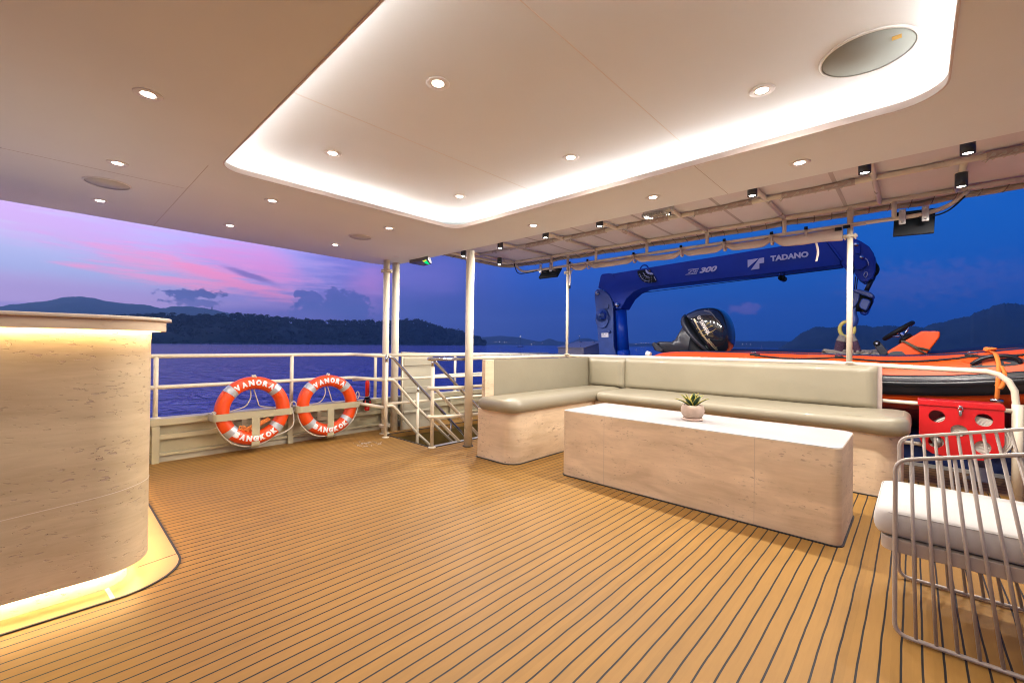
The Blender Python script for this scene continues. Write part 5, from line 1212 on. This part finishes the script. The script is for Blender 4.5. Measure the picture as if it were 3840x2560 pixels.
# yellow ring and lifting slings
t = thing('lifting_sling', hp(390, 500), 'frayed grey and purple lifting slings hung from a yellow ring on the hook', 'sling')
cr = hp(388, 430); ry_, rz_ = (hp(250, 430) - hp(388, 430)).length, (hp(388, 430) - hp(388, 575)).length
obj('ring', MB().tube([cr + Vector((0, ry_ * math.cos(a), rz_ * math.sin(a))) for a in [2 * PI * k / 32 for k in range(32)]], .021, 12, True), mat('ring_yellow', (.62, .52, .12), .5, var=(20, .2)), t)
SL1 = mat('sling_grey', (.28, .24, .20), .9, bump=(60, .8, .01), var=(20, .3)); SL2 = mat('sling_purple', (.085, .04, .07), .9, bump=(90, .9, .01), var=(60, .6))
for a, b, c, x_o in (((310, 545), (275, 660), (232, 850), 0), ((400, 570), (395, 690), (405, 860), .08), ((478, 525), (525, 660), (600, 860), -.03), ((440, 560), (455, 690), (470, 850), .12)):
    pa, pb, pcc = (hp(*q, X_h + .05 + x_o) for q in (a, b, c)); w_ = .034 if a[0] != 310 else .05
    s_ = obj('sling_leg', MB().tube(smoothpath([pa, pa.lerp(pb, .5), pb], 4), w_, 10, rs=[w_ * (.7 + .05 * k) for k in range(9)]), SL1, t); obj('worn_cover', MB().tube(smoothpath([pb, pb.lerp(pcc, .5), pcc], 4), w_, 10, rs=[w_ * (1.0 + .02 * (k % 3)) for k in range(9)]), SL2, s_)
mb = MB(); rr_ = random.Random(9)
for k in range(9):
    c0 = hp(250 + k * 78, 890, X_h + rr_.uniform(-.05, .15)); q = [c0 + Vector((rr_.uniform(-.1, .1), .17 * math.cos(a) + rr_.uniform(-.02, .02), .022 * math.sin(a * 2 + k) + .012 * rr_.random())) for a in [2 * PI * i / 9 for i in range(9)]]
    mb.tube(smoothpath(q, 4, True), .018, 8, True)
tag(obj('sling_rope', mb, SL1), 'loose grey rope loops lying on the tender below the yellow ring', 'rope')

# ------------------------------------------------------------------ orange tender (rigid inflatable)
t = thing('inflatable_tender', (6.2, .4, .3), 'orange rigid inflatable tender with black rubbing strake beyond the aft rail', 'inflatable boat')
def ctr(side):
    """centre line of one tube from stern cone to bow: (x, y, z, r)"""
    s_ = -1 if side else 1; xs = .68
    L_ = [(2.66, .80, .10), (2.58, .79, .16), (2.48, .79, .205), (2.32, .79, .235), (2.0, .79, .25), (1.2, .788, .25), (.5, .785, .25), (.13, .785, .25), (-.25, .808, .25), (-.63, .86, .25), (-1.1, .94, .25)]
    pts = [(6.2 + s_ * -xs, y, z + (.03 if side and y > -.7 else 0), r) for y, z, r in L_]
    pts += [(6.2 - s_ * .64, -1.5, 1.01, .25), (6.2 - s_ * .50, -1.9, 1.08, .25), (6.2 - s_ * .27, -2.2, 1.12, .24), (6.2, -2.32, 1.14, .24)]
    return pts
near, far = ctr(False), ctr(True)
def dens(P, n=4):
    q = smoothpath([Vector(p[:3]) for p in P], n); r_ = smoothpath([Vector((p[3], 0, 0)) for p in P], n); return q, [v.x for v in r_]
qn, rn = dens(near); qf, rf = dens(far); path = qn + qf[::-1][1:]; rs_ = rn + rf[::-1][1:]
obj('tube', MB().tube(path, .25, 36, rs=rs_), RIBO, t)
# rubbing strake, pads and seams follow the tube
def frame_at(P, i):
    tn = (P[min(i + 1, len(P) - 1)] - P[max(i - 1, 0)]).normalized(); out = Vector((tn.y, -tn.x, 0)).normalized(); upv = tn.cross(out).normalized()
    if upv.z < 0: upv = -upv
    return tn, out, upv
def strip(P, RS, prof, i0, i1, flip):
    rows = []
    for i in range(i0, i1):
        tn, out, upv = frame_at(P, i)
        if (out.x > 0) != flip: out = -out
        rows.append([P[i] + (out * math.cos(a) + upv * math.sin(a)) * (RS[i] + h) for a, h in prof])
    mb = MB(); mb.grid(rows, True, False); return mb
def side_out(P, i): return frame_at(P, i)
n1 = len(path)
def strip2(prof, i0, i1):
    rows = []
    for i in range(i0, i1):
        tn, out, upv = frame_at(path, i)
        ref = path[i] - Vector((6.2, .6, path[i].z))
        if out.dot(ref) < 0: out = -out
        rows.append([path[i] + (out * math.cos(a) + upv * math.sin(a)) * (rs_[i] + h) for a, h in prof])
    mb = MB(); mb.grid(rows); return mb
sp_prof = [(R(17), .002), (R(16), .010), (R(12), .013), (R(7), .012), (R(6), .020), (R(2), .034), (R(-2), .036), (R(-6), .024), (R(-8), .020), (R(-14), .024), (R(-20), .018), (R(-24), .010), (R(-25), .002)]
obj('rubbing_strake', strip2(sp_prof, 6, n1 - 6), RUB, t)
obj('strake_rib', strip2([(R(4.6), .030), (R(5), .036), (R(6.6), .034), (R(7), .026)], 6, n1 - 6), mat('rubber_grey', (.10, .10, .11), .3), t)
TP = [(R(76), .001), (R(77), .005), (R(95), .006), (R(118), .005), (R(119), .001)]
obj('top_pad', strip2(TP, 14, 44), NAVY, t); obj('top_pad', strip2(TP, n1 - 44, n1 - 14), NAVY, t)
for i_ in (22, 34):
    obj('seam_band', strip2([(R(a), .0025) for a in range(-24, 100, 6)], i_, i_ + 2), mat('tube_patch', (.66, .10, .015), .45) if 'tube_patch' not in bpy.data.materials else bpy.data.materials['tube_patch'], t)
PATCH = bpy.data.materials['tube_patch']
# hull and floor
mb = MB(); rows = []
for k in range(21):
    y = 2.35 - 4.45 * k / 20; i = min(range(len(qn)), key=lambda j: abs(qn[j].y - y)); c = qn[i]; hw = max(.03, 6.2 - c.x); taper = max(0, (k - 13) / 7)
    kz = .28 + .60 * taper ** 2; ez = c.z - .20
    rows.append([Vector((6.2 - hw * 1.02, y, c.z - .02)), Vector((6.2 - hw * .98, y, ez)), Vector((6.2 - hw * .55, y, ez * .45 + kz * .55)), Vector((6.2, y, kz)), Vector((6.2 + hw * .55, y, ez * .45 + kz * .55)), Vector((6.2 + hw * .98, y, ez)), Vector((6.2 + hw * 1.02, y, c.z - .02))])
mb.grid(rows); hu = obj('hull', mb, RIBR, t); so = hu.modifiers.new('s', 'SOLIDIFY'); so.thickness = .02
obj('floor', MB().box(5.75, 6.65, -1.5, 2.3, .70, .715), NAVY, t); obj('transom', MB().box(5.72, 6.68, 2.22, 2.29, .5, 1.0), RIBO, t, .01)
# life line, patches and rings on the near tube
def on_tube(y, ang, h=0):
    i = min(range(len(qn)), key=lambda j: abs(qn[j].y - y)); j = i + (1 if qn[min(i + 1, len(qn) - 1)].y < y < qn[i].y or qn[i].y > y else -1); j = max(0, min(len(qn) - 1, j))
    a, b = qn[i], qn[j]; s_ = (y - a.y) / (b.y - a.y) if a.y != b.y else 0; c = a.lerp(b, s_); return c + Vector((-math.cos(ang), 0, math.sin(ang))) * (rn[i] + h)
anch = [1.32, .56, -.36, -1.0]; pts = []
for a, b in zip(anch, anch[1:]):
    for k in range(10): s_ = k / 10; y = a + (b - a) * s_; pts.append(on_tube(y, R(58 - 9 * math.sin(PI * s_) + (4 if a < .5 else 0) * s_), .010))
LR = obj('life_line', MB().tube(pts, .0085, 8), ROPE_K, t)
for y in anch[:3]:
    c0 = on_tube(y, R(52), .003)
    for s_, h in ((1.0, .001), (.66, .004)):
        pat = MB(); N_ = 24; pat.prism([on_tube(y + .095 * s_ * math.cos(2 * PI * k / N_), R(52 + 17 * s_ * math.sin(2 * PI * k / N_)), h + .002) for k in range(N_)], (.004, 0, -.003)); obj('rope_patch', pat, PATCH if s_ == 1 else RIBO, t)
    kn = MB(); r4 = random.Random(int(y * 100))
    for _ in range(3): q = on_tube(y, R(58), .014); kn.tube(smoothpath([q + Vector((r4.uniform(-.006, .006), r4.uniform(-.045, .045), r4.uniform(-.012, .012))) for _ in range(5)], 4, True), .008, 6, True)
    obj('knot', kn, ROPE_K, LR); q = on_tube(y, R(60), .020); obj('d_ring', MB().tube([q + Vector((0, .03 * math.cos(a), .010 + .016 * math.sin(a))) for a in [k * PI / 6 for k in range(7)]], .004, 6), STEEL, t)
obj('end_fitting', MB().tube([on_tube(1.33, R(60), .012), on_tube(1.26, R(59), .012)], .013, 10), BLACK, LR)
# grip handle with orange strap and ratchet
hb = MB(); hp_ = []
N_ = 28
for k in range(N_):
    a = 2 * PI * k / N_; dy = math.copysign(abs(math.cos(a)) ** .5, math.cos(a)) * .150; da = math.copysign(abs(math.sin(a)) ** .6, math.sin(a)) * 9.0; hp_.append(on_tube(-.49 - dy, R(38 + da), .003))
hb.prism(hp_, (.006, 0, -.004)); hbo = obj('handle_base', hb, mat('handle_rubber', (.035, .035, .04), .45), t)
obj('handle_grip', MB().tube(smoothpath([on_tube(-.355, R(38), .004), on_tube(-.38, R(40), .03), on_tube(-.43, R(44), .045), on_tube(-.50, R(45), .048), on_tube(-.57, R(43), .04), on_tube(-.61, R(38), .02), on_tube(-.62, R(34), .004)], 4), .017, 12), RUB, hbo)
STRAPM = mat('orange_webbing', (.85, .22, .03), .7, bump=(200, .4, .001)); tie = thing('ratchet_strap', on_tube(-.47, R(0), .03), 'orange ratchet strap tied over the tender tube by its black handle', 'strap')
pth = [on_tube(-.47, R(75), .012), on_tube(-.475, R(62), .03), on_tube(-.485, R(45), .075), on_tube(-.495, R(25), .085), on_tube(-.49, R(0), .075), on_tube(-.488, R(-25), .07)]
mb = MB(); pth = smoothpath(pth, 5); mb.grid([[p + Vector((0, -.014, 0)), p + Vector((0, .014, 0))] for p in pth]); o = obj('webbing', mb, STRAPM, tie); so = o.modifiers.new('s', 'SOLIDIFY'); so.thickness = .003
mb = MB(); q = on_tube(-.52, R(5), .07); pth = smoothpath([q + Vector((0, .01, .10)), q + Vector((-.02, -.005, .04)), q + Vector((-.01, .0, -.04)), q + Vector((.0, .02, -.09)), q + Vector((.01, .035, -.06))], 5); mb.grid([[p + Vector((0, -.012, 0)), p + Vector((0, .014, .01))] for p in pth]); o = obj('loose_tail', mb, STRAPM, tie); so = o.modifiers.new('s', 'SOLIDIFY'); so.thickness = .003
q = on_tube(-.486, R(-27), .075); obj('ratchet', MB().box(q.x - .012, q.x + .02, q.y - .022, q.y + .022, q.z - .115, q.z), STEEL, tie, .004); mb = MB()
mb.tube([q + Vector((0, -.036, 0)), q + Vector((0, .036, 0))], .016, 14); obj('ratchet_spindle', mb, STEEL, tie); mb = MB(); mb.tube([q + Vector((0, 0, -.11)), Vector((5.1, q.y + .02, .36))], .004, 6); obj('hold_down', mb, STEEL, tie)
kn = MB(); q = on_tube(-.47, R(76), .02); r4 = random.Random(3)
for _ in range(4): kn.tube(smoothpath([q + Vector((r4.uniform(-.02, .02), r4.uniform(-.035, .035), r4.uniform(-.012, .018))) for _ in range(5)], 4, True), .008, 6, True)
obj('knot', kn, STRAPM, tie)
# console, wheel and lever
Cn = lambda x, y, X=5.98: Hc('x', X, x, y)
con = [Cn(*p) for p in ((1150, 862), (1500, 650), (1815, 466), (2160, 466), (2178, 490), (2172, 580), (1915, 912), (1540, 938), (1200, 930))]
co = obj('console', MB().prism(con, (.46, 0, 0)), RIBO, t, .015, 3)
obj('console_arch', MB().prism([Cn(*p, 5.965) for p in ((1170, 900), (1250, 862), (1330, 850), (1440, 852), (1500, 905), (1540, 938), (1200, 940))], (.012, 0, 0)), mat('arch_grey', (.06, .06, .07), .5), co)
mb = MB()
mb.tube([Cn(1430, 662, 5.96), Cn(1500, 665, 5.955), Cn(1700, 770, 5.955), Cn(1990, 835, 5.96)], .009, 6); mb.tube([Cn(1500, 672, 5.955), Cn(1700, 790, 5.955), Cn(1920, 910, 5.96)], .009, 6); obj('lashing', mb, mat('lash_rope', (.10, .09, .06), .9, bump=(150, .6, .003)), co)
wc = Cn(1375, 462, 6.2); e1 = (Cn(1650, 300, 6.2) - Cn(1095, 620, 6.2)).normalized(); e2 = Vector((1, 0, 0)); wr = (Cn(1650, 300, 6.2) - Cn(1095, 620, 6.2)).length / 2
obj('steering_wheel', MB().tube([wc + (e1 * math.cos(a) + e2 * math.sin(a)) * wr * .95 for a in [2 * PI * k / 40 for k in range(40)]], .022, 12, True), BLACK, co)
nrm = e1.cross(e2).normalized(); nrm = nrm if nrm.z < 0 else -nrm; hub = wc + nrm * .07; mb = MB()
for a in (0.3, 2.4, 4.5): mb.tube([hub, wc + (e1 * math.cos(a) + e2 * math.sin(a)) * wr * .93], .008, 8)
mb.tube([wc + nrm * .03, wc + nrm * .13], .026, 14); obj('wheel_spokes', mb, STEEL, co)
c0, c1_ = Cn(1460, 600, 6.2), Cn(1400, 690, 6.2)
obj('helm_boot', MB().pillow([Cn(*p, 6.2) for p in ((1385, 640), (1420, 590), (1520, 520), (1600, 510), (1660, 560), (1560, 640), (1440, 700), (1375, 700))], (1, 0, 0), .12, 5), BLACK, co)
la, lb_ = Cn(960, 700, 6.05), Cn(1125, 925, 6.05); d_ = (lb_ - la).normalized(); sd_ = d_.cross(Vector((1, 0, 0))).normalized() * .033
lv = obj('seat_arm', MB().prism([la + sd_, la - sd_, lb_ - sd_ * 1.2, lb_ + sd_ * 1.2], (.05, 0, 0)), OBG, t, .01, 3)
obj('arm_end', MB().lathe([(.001, -.012), (.022, -.012), (.03, -.004), (.03, .05)], la + Vector((0, 0, 0)), 20, ax='x'), BLACK, lv)
obj('arm_mark', MB().prism([la + Vector((-.0135, y, z)) for y, z in ((.008, .010), (-.008, .008), (-.008, -.008), (.008, -.006))], (.0005, 0, 0)), LETTER, lv)
obj('stern_cap', MB().tube([Vector((5.52, 2.60, .98)), Vector((5.52, 2.66, 1.0))], .035, 14), WHITEP, t)
# ------------------------------------------------------------------ outboard motor, tilted up, a part of the tender
XM = 6.2; Ec = crop(2550, 1140, .12757); ep = lambda x, y, X=XM: Ec('x', X, x, y)
om = obj('outboard_motor', MB().pillow([ep(*p) for p in smoothpath([Vector((a, b, 0)) for a, b in ((240, 312), (400, 225), (600, 145), (850, 108), (1080, 118), (1270, 200), (1420, 370), (1530, 620), (1572, 900), (1560, 1150), (1490, 1310), (1350, 1410), (1150, 1440), (1000, 1405), (800, 1200), (600, 945), (400, 640), (290, 440))], 3, True) and [(v.x, v.y) for v in smoothpath([Vector((a, b, 0)) for a, b in ((240, 312), (400, 225), (600, 145), (850, 108), (1080, 118), (1270, 200), (1420, 370), (1530, 620), (1572, 900), (1560, 1150), (1490, 1310), (1350, 1410), (1150, 1440), (1000, 1405), (800, 1200), (600, 945), (400, 640), (290, 440))], 3, True)]], (1, 0, 0), .25, 10, 3.0), GEL, t)
cowl = om; dg = bpy.context.evaluated_depsgraph_get(); off_ = wpos(cowl); bvh = BVHTree.FromPolygons([v.co + off_ for v in cowl.data.vertices], [tuple(p.vertices) for p in cowl.data.polygons])
def drape(me_or_mb, h=.0015):
    vs = me_or_mb.v if isinstance(me_or_mb, MB) else [v.co for v in me_or_mb.vertices]
    for v in vs:
        d = (v - EYE).normalized(); hit = bvh.ray_cast(EYE, d)
        if hit[0] is not None: q = hit[0] - d * h; v.x, v.y, v.z = q.x, q.y, q.z
    return me_or_mb
def fine(me, n=1):
    bm = bmesh.new(); bm.from_mesh(me); bmesh.ops.triangulate(bm, faces=bm.faces)
    bmesh.ops.subdivide_edges(bm, edges=[e for e in bm.edges if e.calc_length() > .03], cuts=n); bm.to_mesh(me); bm.free(); return me
a, b = ep(600, 465), ep(850, 885)
me = fine(place_text(text_mesh('YAMAHA', .1, 0, .007, 0, 1.05), (a + b) / 2, b - a, Vector((0, -1, 1)), width=(b - a).length, height=(ep(560, 520) - ep(660, 470)).length)); obj('lettering', drape(me), mat('motor_lettering', (.70, .64, .58), .4), om)
a, b = ep(820, 1015), ep(1100, 1345); me = fine(place_text(text_mesh('fourstroke', .1, 0, .002, .35, 1.1), (a + b) / 2, b - a, Vector((0, -1, 1)), width=(b - a).length, height=.042)); obj('lettering', drape(me), GOLD, om)
def ribbon(pts, w0, w1, m, name='stripe'):
    P_ = [ep(*p) for p in pts]; P_ = resample(P_, 24); mb = MB(); rows = []
    for i, p in enumerate(P_):
        tn = (P_[min(i + 1, 23)] - P_[max(i - 1, 0)]).normalized(); s_ = tn.cross(Vector((1, 0, 0))).normalized(); w = w0 + (w1 - w0) * i / 23; rows.append([p - s_ * w, p + s_ * w])
    mb.grid(rows); drape(mb); return obj(name, mb, m, om)
ribbon([(410, 430), (520, 660), (650, 870), (800, 1070), (950, 1240), (1040, 1330)], .011, .003, GOLD); ribbon([(590, 830), (720, 1010), (830, 1150)], .003, .002, GOLD)
for pts in ([(540, 835), (650, 780), (780, 710), (975, 620)], [(635, 950), (760, 890), (900, 820), (980, 780), (1045, 730)], [(760, 610), (800, 575), (900, 525)], [(475, 725), (520, 700)]): ribbon(pts, .003, .0025, mat('gold_line', (.60, .42, .12), .4, .4) if 'gold_line' not in bpy.data.materials else bpy.data.materials['gold_line'])
ribbon([(700, 190), (850, 215), (960, 300), (1060, 440), (1130, 500), (1195, 610)], .010, .004, mat('cowl_ridge', (.10, .09, .09), .25)); ribbon([(1060, 470), (1110, 530), (1150, 590), (1190, 625)], .016, .006, BLACK, 'air_slot')
mb = MB(); cc = (565, 400); rr_ = 56
ringp = [ep(cc[0] + rr_ * math.cos(a), cc[1] + rr_ * math.sin(a)) for a in [2 * PI * k / 40 for k in range(40)]]; ringq = [ep(cc[0] + rr_ * .82 * math.cos(a), cc[1] + rr_ * .82 * math.sin(a)) for a in [2 * PI * k / 40 for k in range(40)]]; mb.grid([ringp, ringq], True, True)
for k in range(3):
    a = PI / 2 + .5 + k * 2 * PI / 3; u = Vector((math.cos(a), math.sin(a), 0)); v = Vector((-u.y, u.x, 0)); c2_ = Vector((*cc, 0))
    for s_ in (-1, 0, 1):
        p0, p1 = c2_ + v * s_ * 7 + u * (6 if s_ else -4), c2_ + v * s_ * 9 + u * (36 if s_ else 44)
        mb.add([ep(*(p0 - v * 2.6)[:2]), ep(*(p0 + v * 2.6)[:2]), ep(*(p1 + v * 2.6)[:2]), ep(*(p1 - v * 2.6)[:2])], [(0, 1, 2, 3)])
drape(mb); obj('emblem', mb, bpy.data.materials['motor_lettering'], om)
obj('lower_cowl', MB().pillow([ep(*p) for p in ((230, 300), (160, 370), (132, 470), (150, 590), (250, 760), (400, 930), (600, 1170), (800, 1340), (930, 1430), (1010, 1410), (800, 1190), (600, 930), (400, 640), (280, 420))], (1, 0, 0), .262, 8, 3.4), OBG, om)
obj('leg', MB().pillow([Kx(x, y, XM) for x, y in ((862, 745), (842, 780), (820, 820), (800, 852), (765, 872), (735, 880), (705, 872), (680, 868), (650, 880), (630, 890), (650, 930), (700, 945), (820, 950), (930, 950), (985, 945), (960, 900), (930, 830), (900, 780))], (1, 0, 0), .11, 6, 3.5), OBG, om)
obj('cavitation_plate', MB().prism([Kx(x, y, XM - .13) for x, y in ((622, 882), (640, 872), (700, 925), (690, 935), (655, 935))], (.26, 0, 0)), OBG, om, .006)
obj('trim_tab', MB().prism([Kx(x, y, XM - .12) for x, y in ((652, 885), (664, 880), (672, 902), (660, 908))], (.02, 0, 0)), BLACK, om)
obj('bracket', MB().pillow([Kx(x, y, XM) for x, y in ((900, 830), (960, 890), (1010, 930), (1030, 990), (900, 1000), (880, 940))], (1, 0, 0), .16, 4, 4), BLACK, om)
pp = ep(640, 1400, XM - .12); mb = MB()
mb.tube([pp + Vector((0, .09 * math.cos(a), .09 * math.sin(a))) for a in [2 * PI * k / 30 for k in range(30)]], .008, 8, True)
for k in range(8): a = 2 * PI * k / 8; mb.tube([pp, pp + Vector((0, .088 * math.cos(a), .088 * math.sin(a)))], .005, 6)
obj('steering_pulley', mb, mat('pulley_green', (.10, .14, .12), .4, .4), om)
for a in ((0, 0), ): obj('cable', MB().tube(smoothpath([ep(370, 980), ep(372, 1080), ep(420, 1125), ep(490, 1105)], 5), .005, 6), BLACK, om)
# cradle and blue tarpaulin below the tender
TARP = mat('tarpaulin_blue', (.010, .022, .10), .55, bump=(7, .9, .03), var=(5, .3)); mb = MB(); rows = []
for j in range(41):
    y = -1.6 + 4.4 * j / 40; row = []
    for x, z in ((5.70, .0), (5.69, .12), (5.70, .24), (5.74, .275), (6.0, .285), (6.4, .285), (6.7, .27), (6.74, .1), (6.75, 0)):
        nn = noise.noise(Vector((x * 5, y * 7, z * 5))) * .022; row.append(Vector((x + nn, y, z + nn * .6)))
    rows.append(row)
mb.grid(rows); tag(obj('tarpaulin', mb, TARP), 'dark blue wrinkled tarpaulin spread below the tender hull', 'tarpaulin')
t = thing('boat_cradle', (6.2, .5, 0), 'steel cradle posts carrying the tender above the aft deck', 'cradle')
for y_ in (-.9, .9, 2.0):
    obj('bunk', MB().prism([(5.60, y_, .50), (5.68, y_, .50), (6.2, y_, .30), (6.72, y_, .50), (6.8, y_, .50), (6.8, y_, .42), (6.2, y_, .22), (5.60, y_, .42)], (0, .06, 0)), GREYP, t, .004)
    for x_ in (5.62, 6.78): obj('leg', MB().tube([(x_, y_ + .03, -.05), (x_, y_ + .03, .46)], .025, 12), GREYP, t)
p = at('z', 0, 3400 + .2551 * 1075, 1600 + .2551 * 770)
t = thing('deck_bollard', (p.x, p.y, 0), 'short grey deck fitting behind the red box, seen through the chair rods', 'deck fitting')
obj('base', MB().lathe([(.085, -.007), (.085, .004), (.062, .012), (.055, .10), (.045, .11)], p, 28), GREYP, t); obj('post', MB().lathe([(.050, .11), (.050, .34), (.03, .35)], p, 24), GREYP, t)
# far support platform so that nothing floats
struct('platform', MB().box(5.662, 7.9, -2.9, 6.0, -.12, -.0505), GREYP)
# grey deck box at the far corner
t = thing('deck_locker', (7.5, 5.3, 0), 'grey sloping-lidded deck locker behind the sofa corner, left of the crane', 'locker')
b0, b1 = 4.985, 5.64; xs0, xs1 = 7.5, 8.25
obj('body', MB().prism([(xs0, b0, -.05), (xs1, b0, -.05), (xs1, b0, 1.17), (xs0, b0, 1.03)], (0, b1 - b0, 0)), GREYP, t, .006)
obj('lid', MB().prism([(xs0 - .02, b0 - .02, 1.032), (xs1 + .0, b0 - .02, 1.172), (xs1 + .0, b0 - .02, 1.187), (xs0 - .02, b0 - .02, 1.047)], (0, b1 - b0 + .04, 0)), GREYP, t, .003)
for y_ in (5.12, 5.46): obj('hinge', MB().box(8.05, 8.12, y_ - .02, y_ + .02, 1.165, 1.185), STEEL, t, .004)
for y_ in (5.12, 5.46): obj('latch', MB().tube([(7.58, y_, 1.07), (7.58, y_, 1.09)], .012, 10), STEEL, t)

# ------------------------------------------------------------------ red hose box on the rail
BX = 4.80; y0, y1 = -.025, -.485
t = thing('fire_hose_box', (BX, -.25, .27), 'red metal hose box with round holes showing white hose, hung on the aft rail', 'hose box')
B1 = crop(3400, 1300, .3188); bq = lambda x, y, X=BX: B1('x', X, x, y)
outl = [bq(*p) for p in ((145, 680), (1150, 745), (1150, 1150), (1090, 1245), (980, 1330), (850, 1335), (430, 1280), (300, 1250), (200, 1180), (145, 1060))]
def ell(cx_, cy_, a, b, n=32): return [bq(cx_ + a * math.cos(2 * PI * k / n), cy_ + b * math.sin(2 * PI * k / n) + .12 * a * math.cos(2 * PI * k / n)) for k in range(n)]
holes = [ell(356, 815, 98, 70), ell(908, 862, 108, 74), ell(617, 985, 104, 68), ell(345, 1115, 94, 70), ell(895, 1180, 102, 74)]
yz = lambda P_: [(-p.y, p.z) for p in P_]
fr = plate([yz(outl)] + [yz(h) for h in holes], 0, .003)
for v in fr.vertices: v.co = Vector((BX - v.co.z, -v.co.x, v.co.y))
obj('front_panel', fr, REDP, t)
obj('back_panel', MB().prism([p + Vector((.155, 0, 0)) for p in outl], (.003, 0, 0)), REDP, t)
mb = MB(); A = [p + Vector((.0005, 0, 0)) for p in outl[1:] + outl[:1]]; mb.grid([A, [p + Vector((.154, 0, 0)) for p in A]], False)
obj('side_panel', mb, REDP, t)
obj('lid', MB().prism([bq(128, 614, BX - .012), bq(1140, 680, BX - .012), bq(1166, 718, BX - .012), bq(1166, 755, BX - .012), bq(130, 678, BX - .012)], (.18, 0, 0)), REDP, t, .004)
lt = obj('latch', MB().prism([bq(x, y, BX - .018) for x, y in ((610, 745), (655, 748), (652, 800), (632, 822), (610, 800))], (-.008, 0, 0)), STEEL, t, .003)
obj('latch_wire', MB().tube([bq(x, y, BX - .026) for x, y in ((598, 752), (615, 715), (655, 718), (664, 765))], .004, 6, False), STEEL, lt); obj('latch_catch', MB().prism([bq(x, y, BX - .014) for x, y in ((608, 695), (628, 688), (660, 700), (650, 722), (615, 718))], (-.010, 0, 0)), STEEL, lt, .003)
hs = MB(); c = Vector((BX + .075, (bq(617, 1050).y), bq(617, 1050).z)); 
for rad in [.04 + .0125 * k for k in range(15)]:
    for xo in (-.045, .0, .045): hs.tube([c + Vector((xo, rad * 1.02 * math.cos(a) - .055, rad * .74 * math.sin(a))) for a in [2 * PI * k / 36 for k in range(36)]], .0065, 6, True)
hs.v = [v for v in hs.v]; obj('hose_coil', hs, HOSE, t)
nz_c = bq(360, 1110, BX + .03); mb = MB(); mb.lathe([(.001, -.03), (.028, -.03), (.028, .012), (.022, .016), (.022, .05), (.001, .05)], nz_c, 20); obj('nozzle', mb, mat('nozzle_metal', (.36, .34, .30), .35, .5), t)

# ------------------------------------------------------------------ wire armchair at the right
t = thing('wire_armchair', (2.5, -.3, 0), 'taupe metal rod armchair with thick white seat cushion at the right picture edge', 'chair')
CX0, CX1 = 2.222, 2.80
def side(x, name):
    f = MB(); yF, yB = .052, -.74; zt0, zt1 = .685, .86
    loop = fillet([(x, yF, .012), (x, yF, zt0 - .012), (x, yB + .03, zt1), (x, yB, .012)], .045, 7, True); sec = []
    f.tube(loop, .0075, 10, True)
    for v in f.v: v.x = x + (v.x - x) * 1.25
    o = obj('side_frame', f, TAUPE, t)
    tops = [.008, -.032, -.070, -.106, -.143, -.182, -.220, -.258, -.30, -.345, -.395, -.45, -.51]; bots = [-.008 - .0545 * k for k in range(13)]
    for a, b in zip(tops, bots):
        z_ = zt0 - .006 + (zt1 - zt0) * max(0, (yF - a)) / (yF - yB); obj('rod', MB().tube([(x, a, z_ + .0), (x, b, .014)], .0058, 10), TAUPE, t)
side(CX0, 'a'); side(CX1, 'b')
def loopbar(o2, z0, z1): return up_prism(o2, z0, z1)
obj('seat_frame', up_prism(rrect(CX0 + .008, CX1 - .008, -.72, .095, .05, 8), .318, .368), TAUPE, t, .003)
obj('seat_cushion', cushion(CX0 + .012, CX1 - .012, -.70, .118, .372, .470, (.07, .05, .06, .05), .022), FABRIC, t)
cu_ = t.children[-1]; mb = MB(); mb.tube([Vector((x, y, .462)) for x, y in rrect(CX0 + .020, CX1 - .020, -.69, .110, .06, 8)], .0022, 6, True); obj('piping', mb, FABRIC, cu_)
mb = MB(); mb.tube(fillet([(CX0, -.74, .86), (CX1, -.74, .86)], .03), .0075, 10); obj('back_rail', mb, TAUPE, t)
for k in range(1, 12): x_ = CX0 + (CX1 - CX0) * k / 12; obj('back_rod', MB().tube([(x_, -.74, .86), (x_, -.735, .36)], .0058, 8), TAUPE, t)
obj('back_cushion', backpad((CX1 - .03, -.70, 0), (-1, 0, 0), CX1 - CX0 - .06, .48, .82, -.10, 3), FABRIC, t)
obj('seat_leg', MB().tube([(CX0 + .06, -.40, .014), (CX0 + .06, -.40, .318)], .008, 8), TAUPE, t)
# ------------------------------------------------------------------ render settings
SC.view_settings.view_transform = 'Standard'; SC.view_settings.look = 'None'; SC.view_settings.exposure = 0; SC.view_settings.gamma = 1
SC.cycles.use_denoising = True
SC.cycles.max_bounces = 7; SC.cycles.diffuse_bounces = 4; SC.cycles.glossy_bounces = 3; SC.cycles.volume_bounces = 0
SC.cycles.sample_clamp_indirect = 6; SC.cycles.use_light_tree = False
W.cycles.sampling_method = 'NONE'
SC.cycles.filter_width = 1.05; SC.cycles.denoising_prefilter = 'ACCURATE'
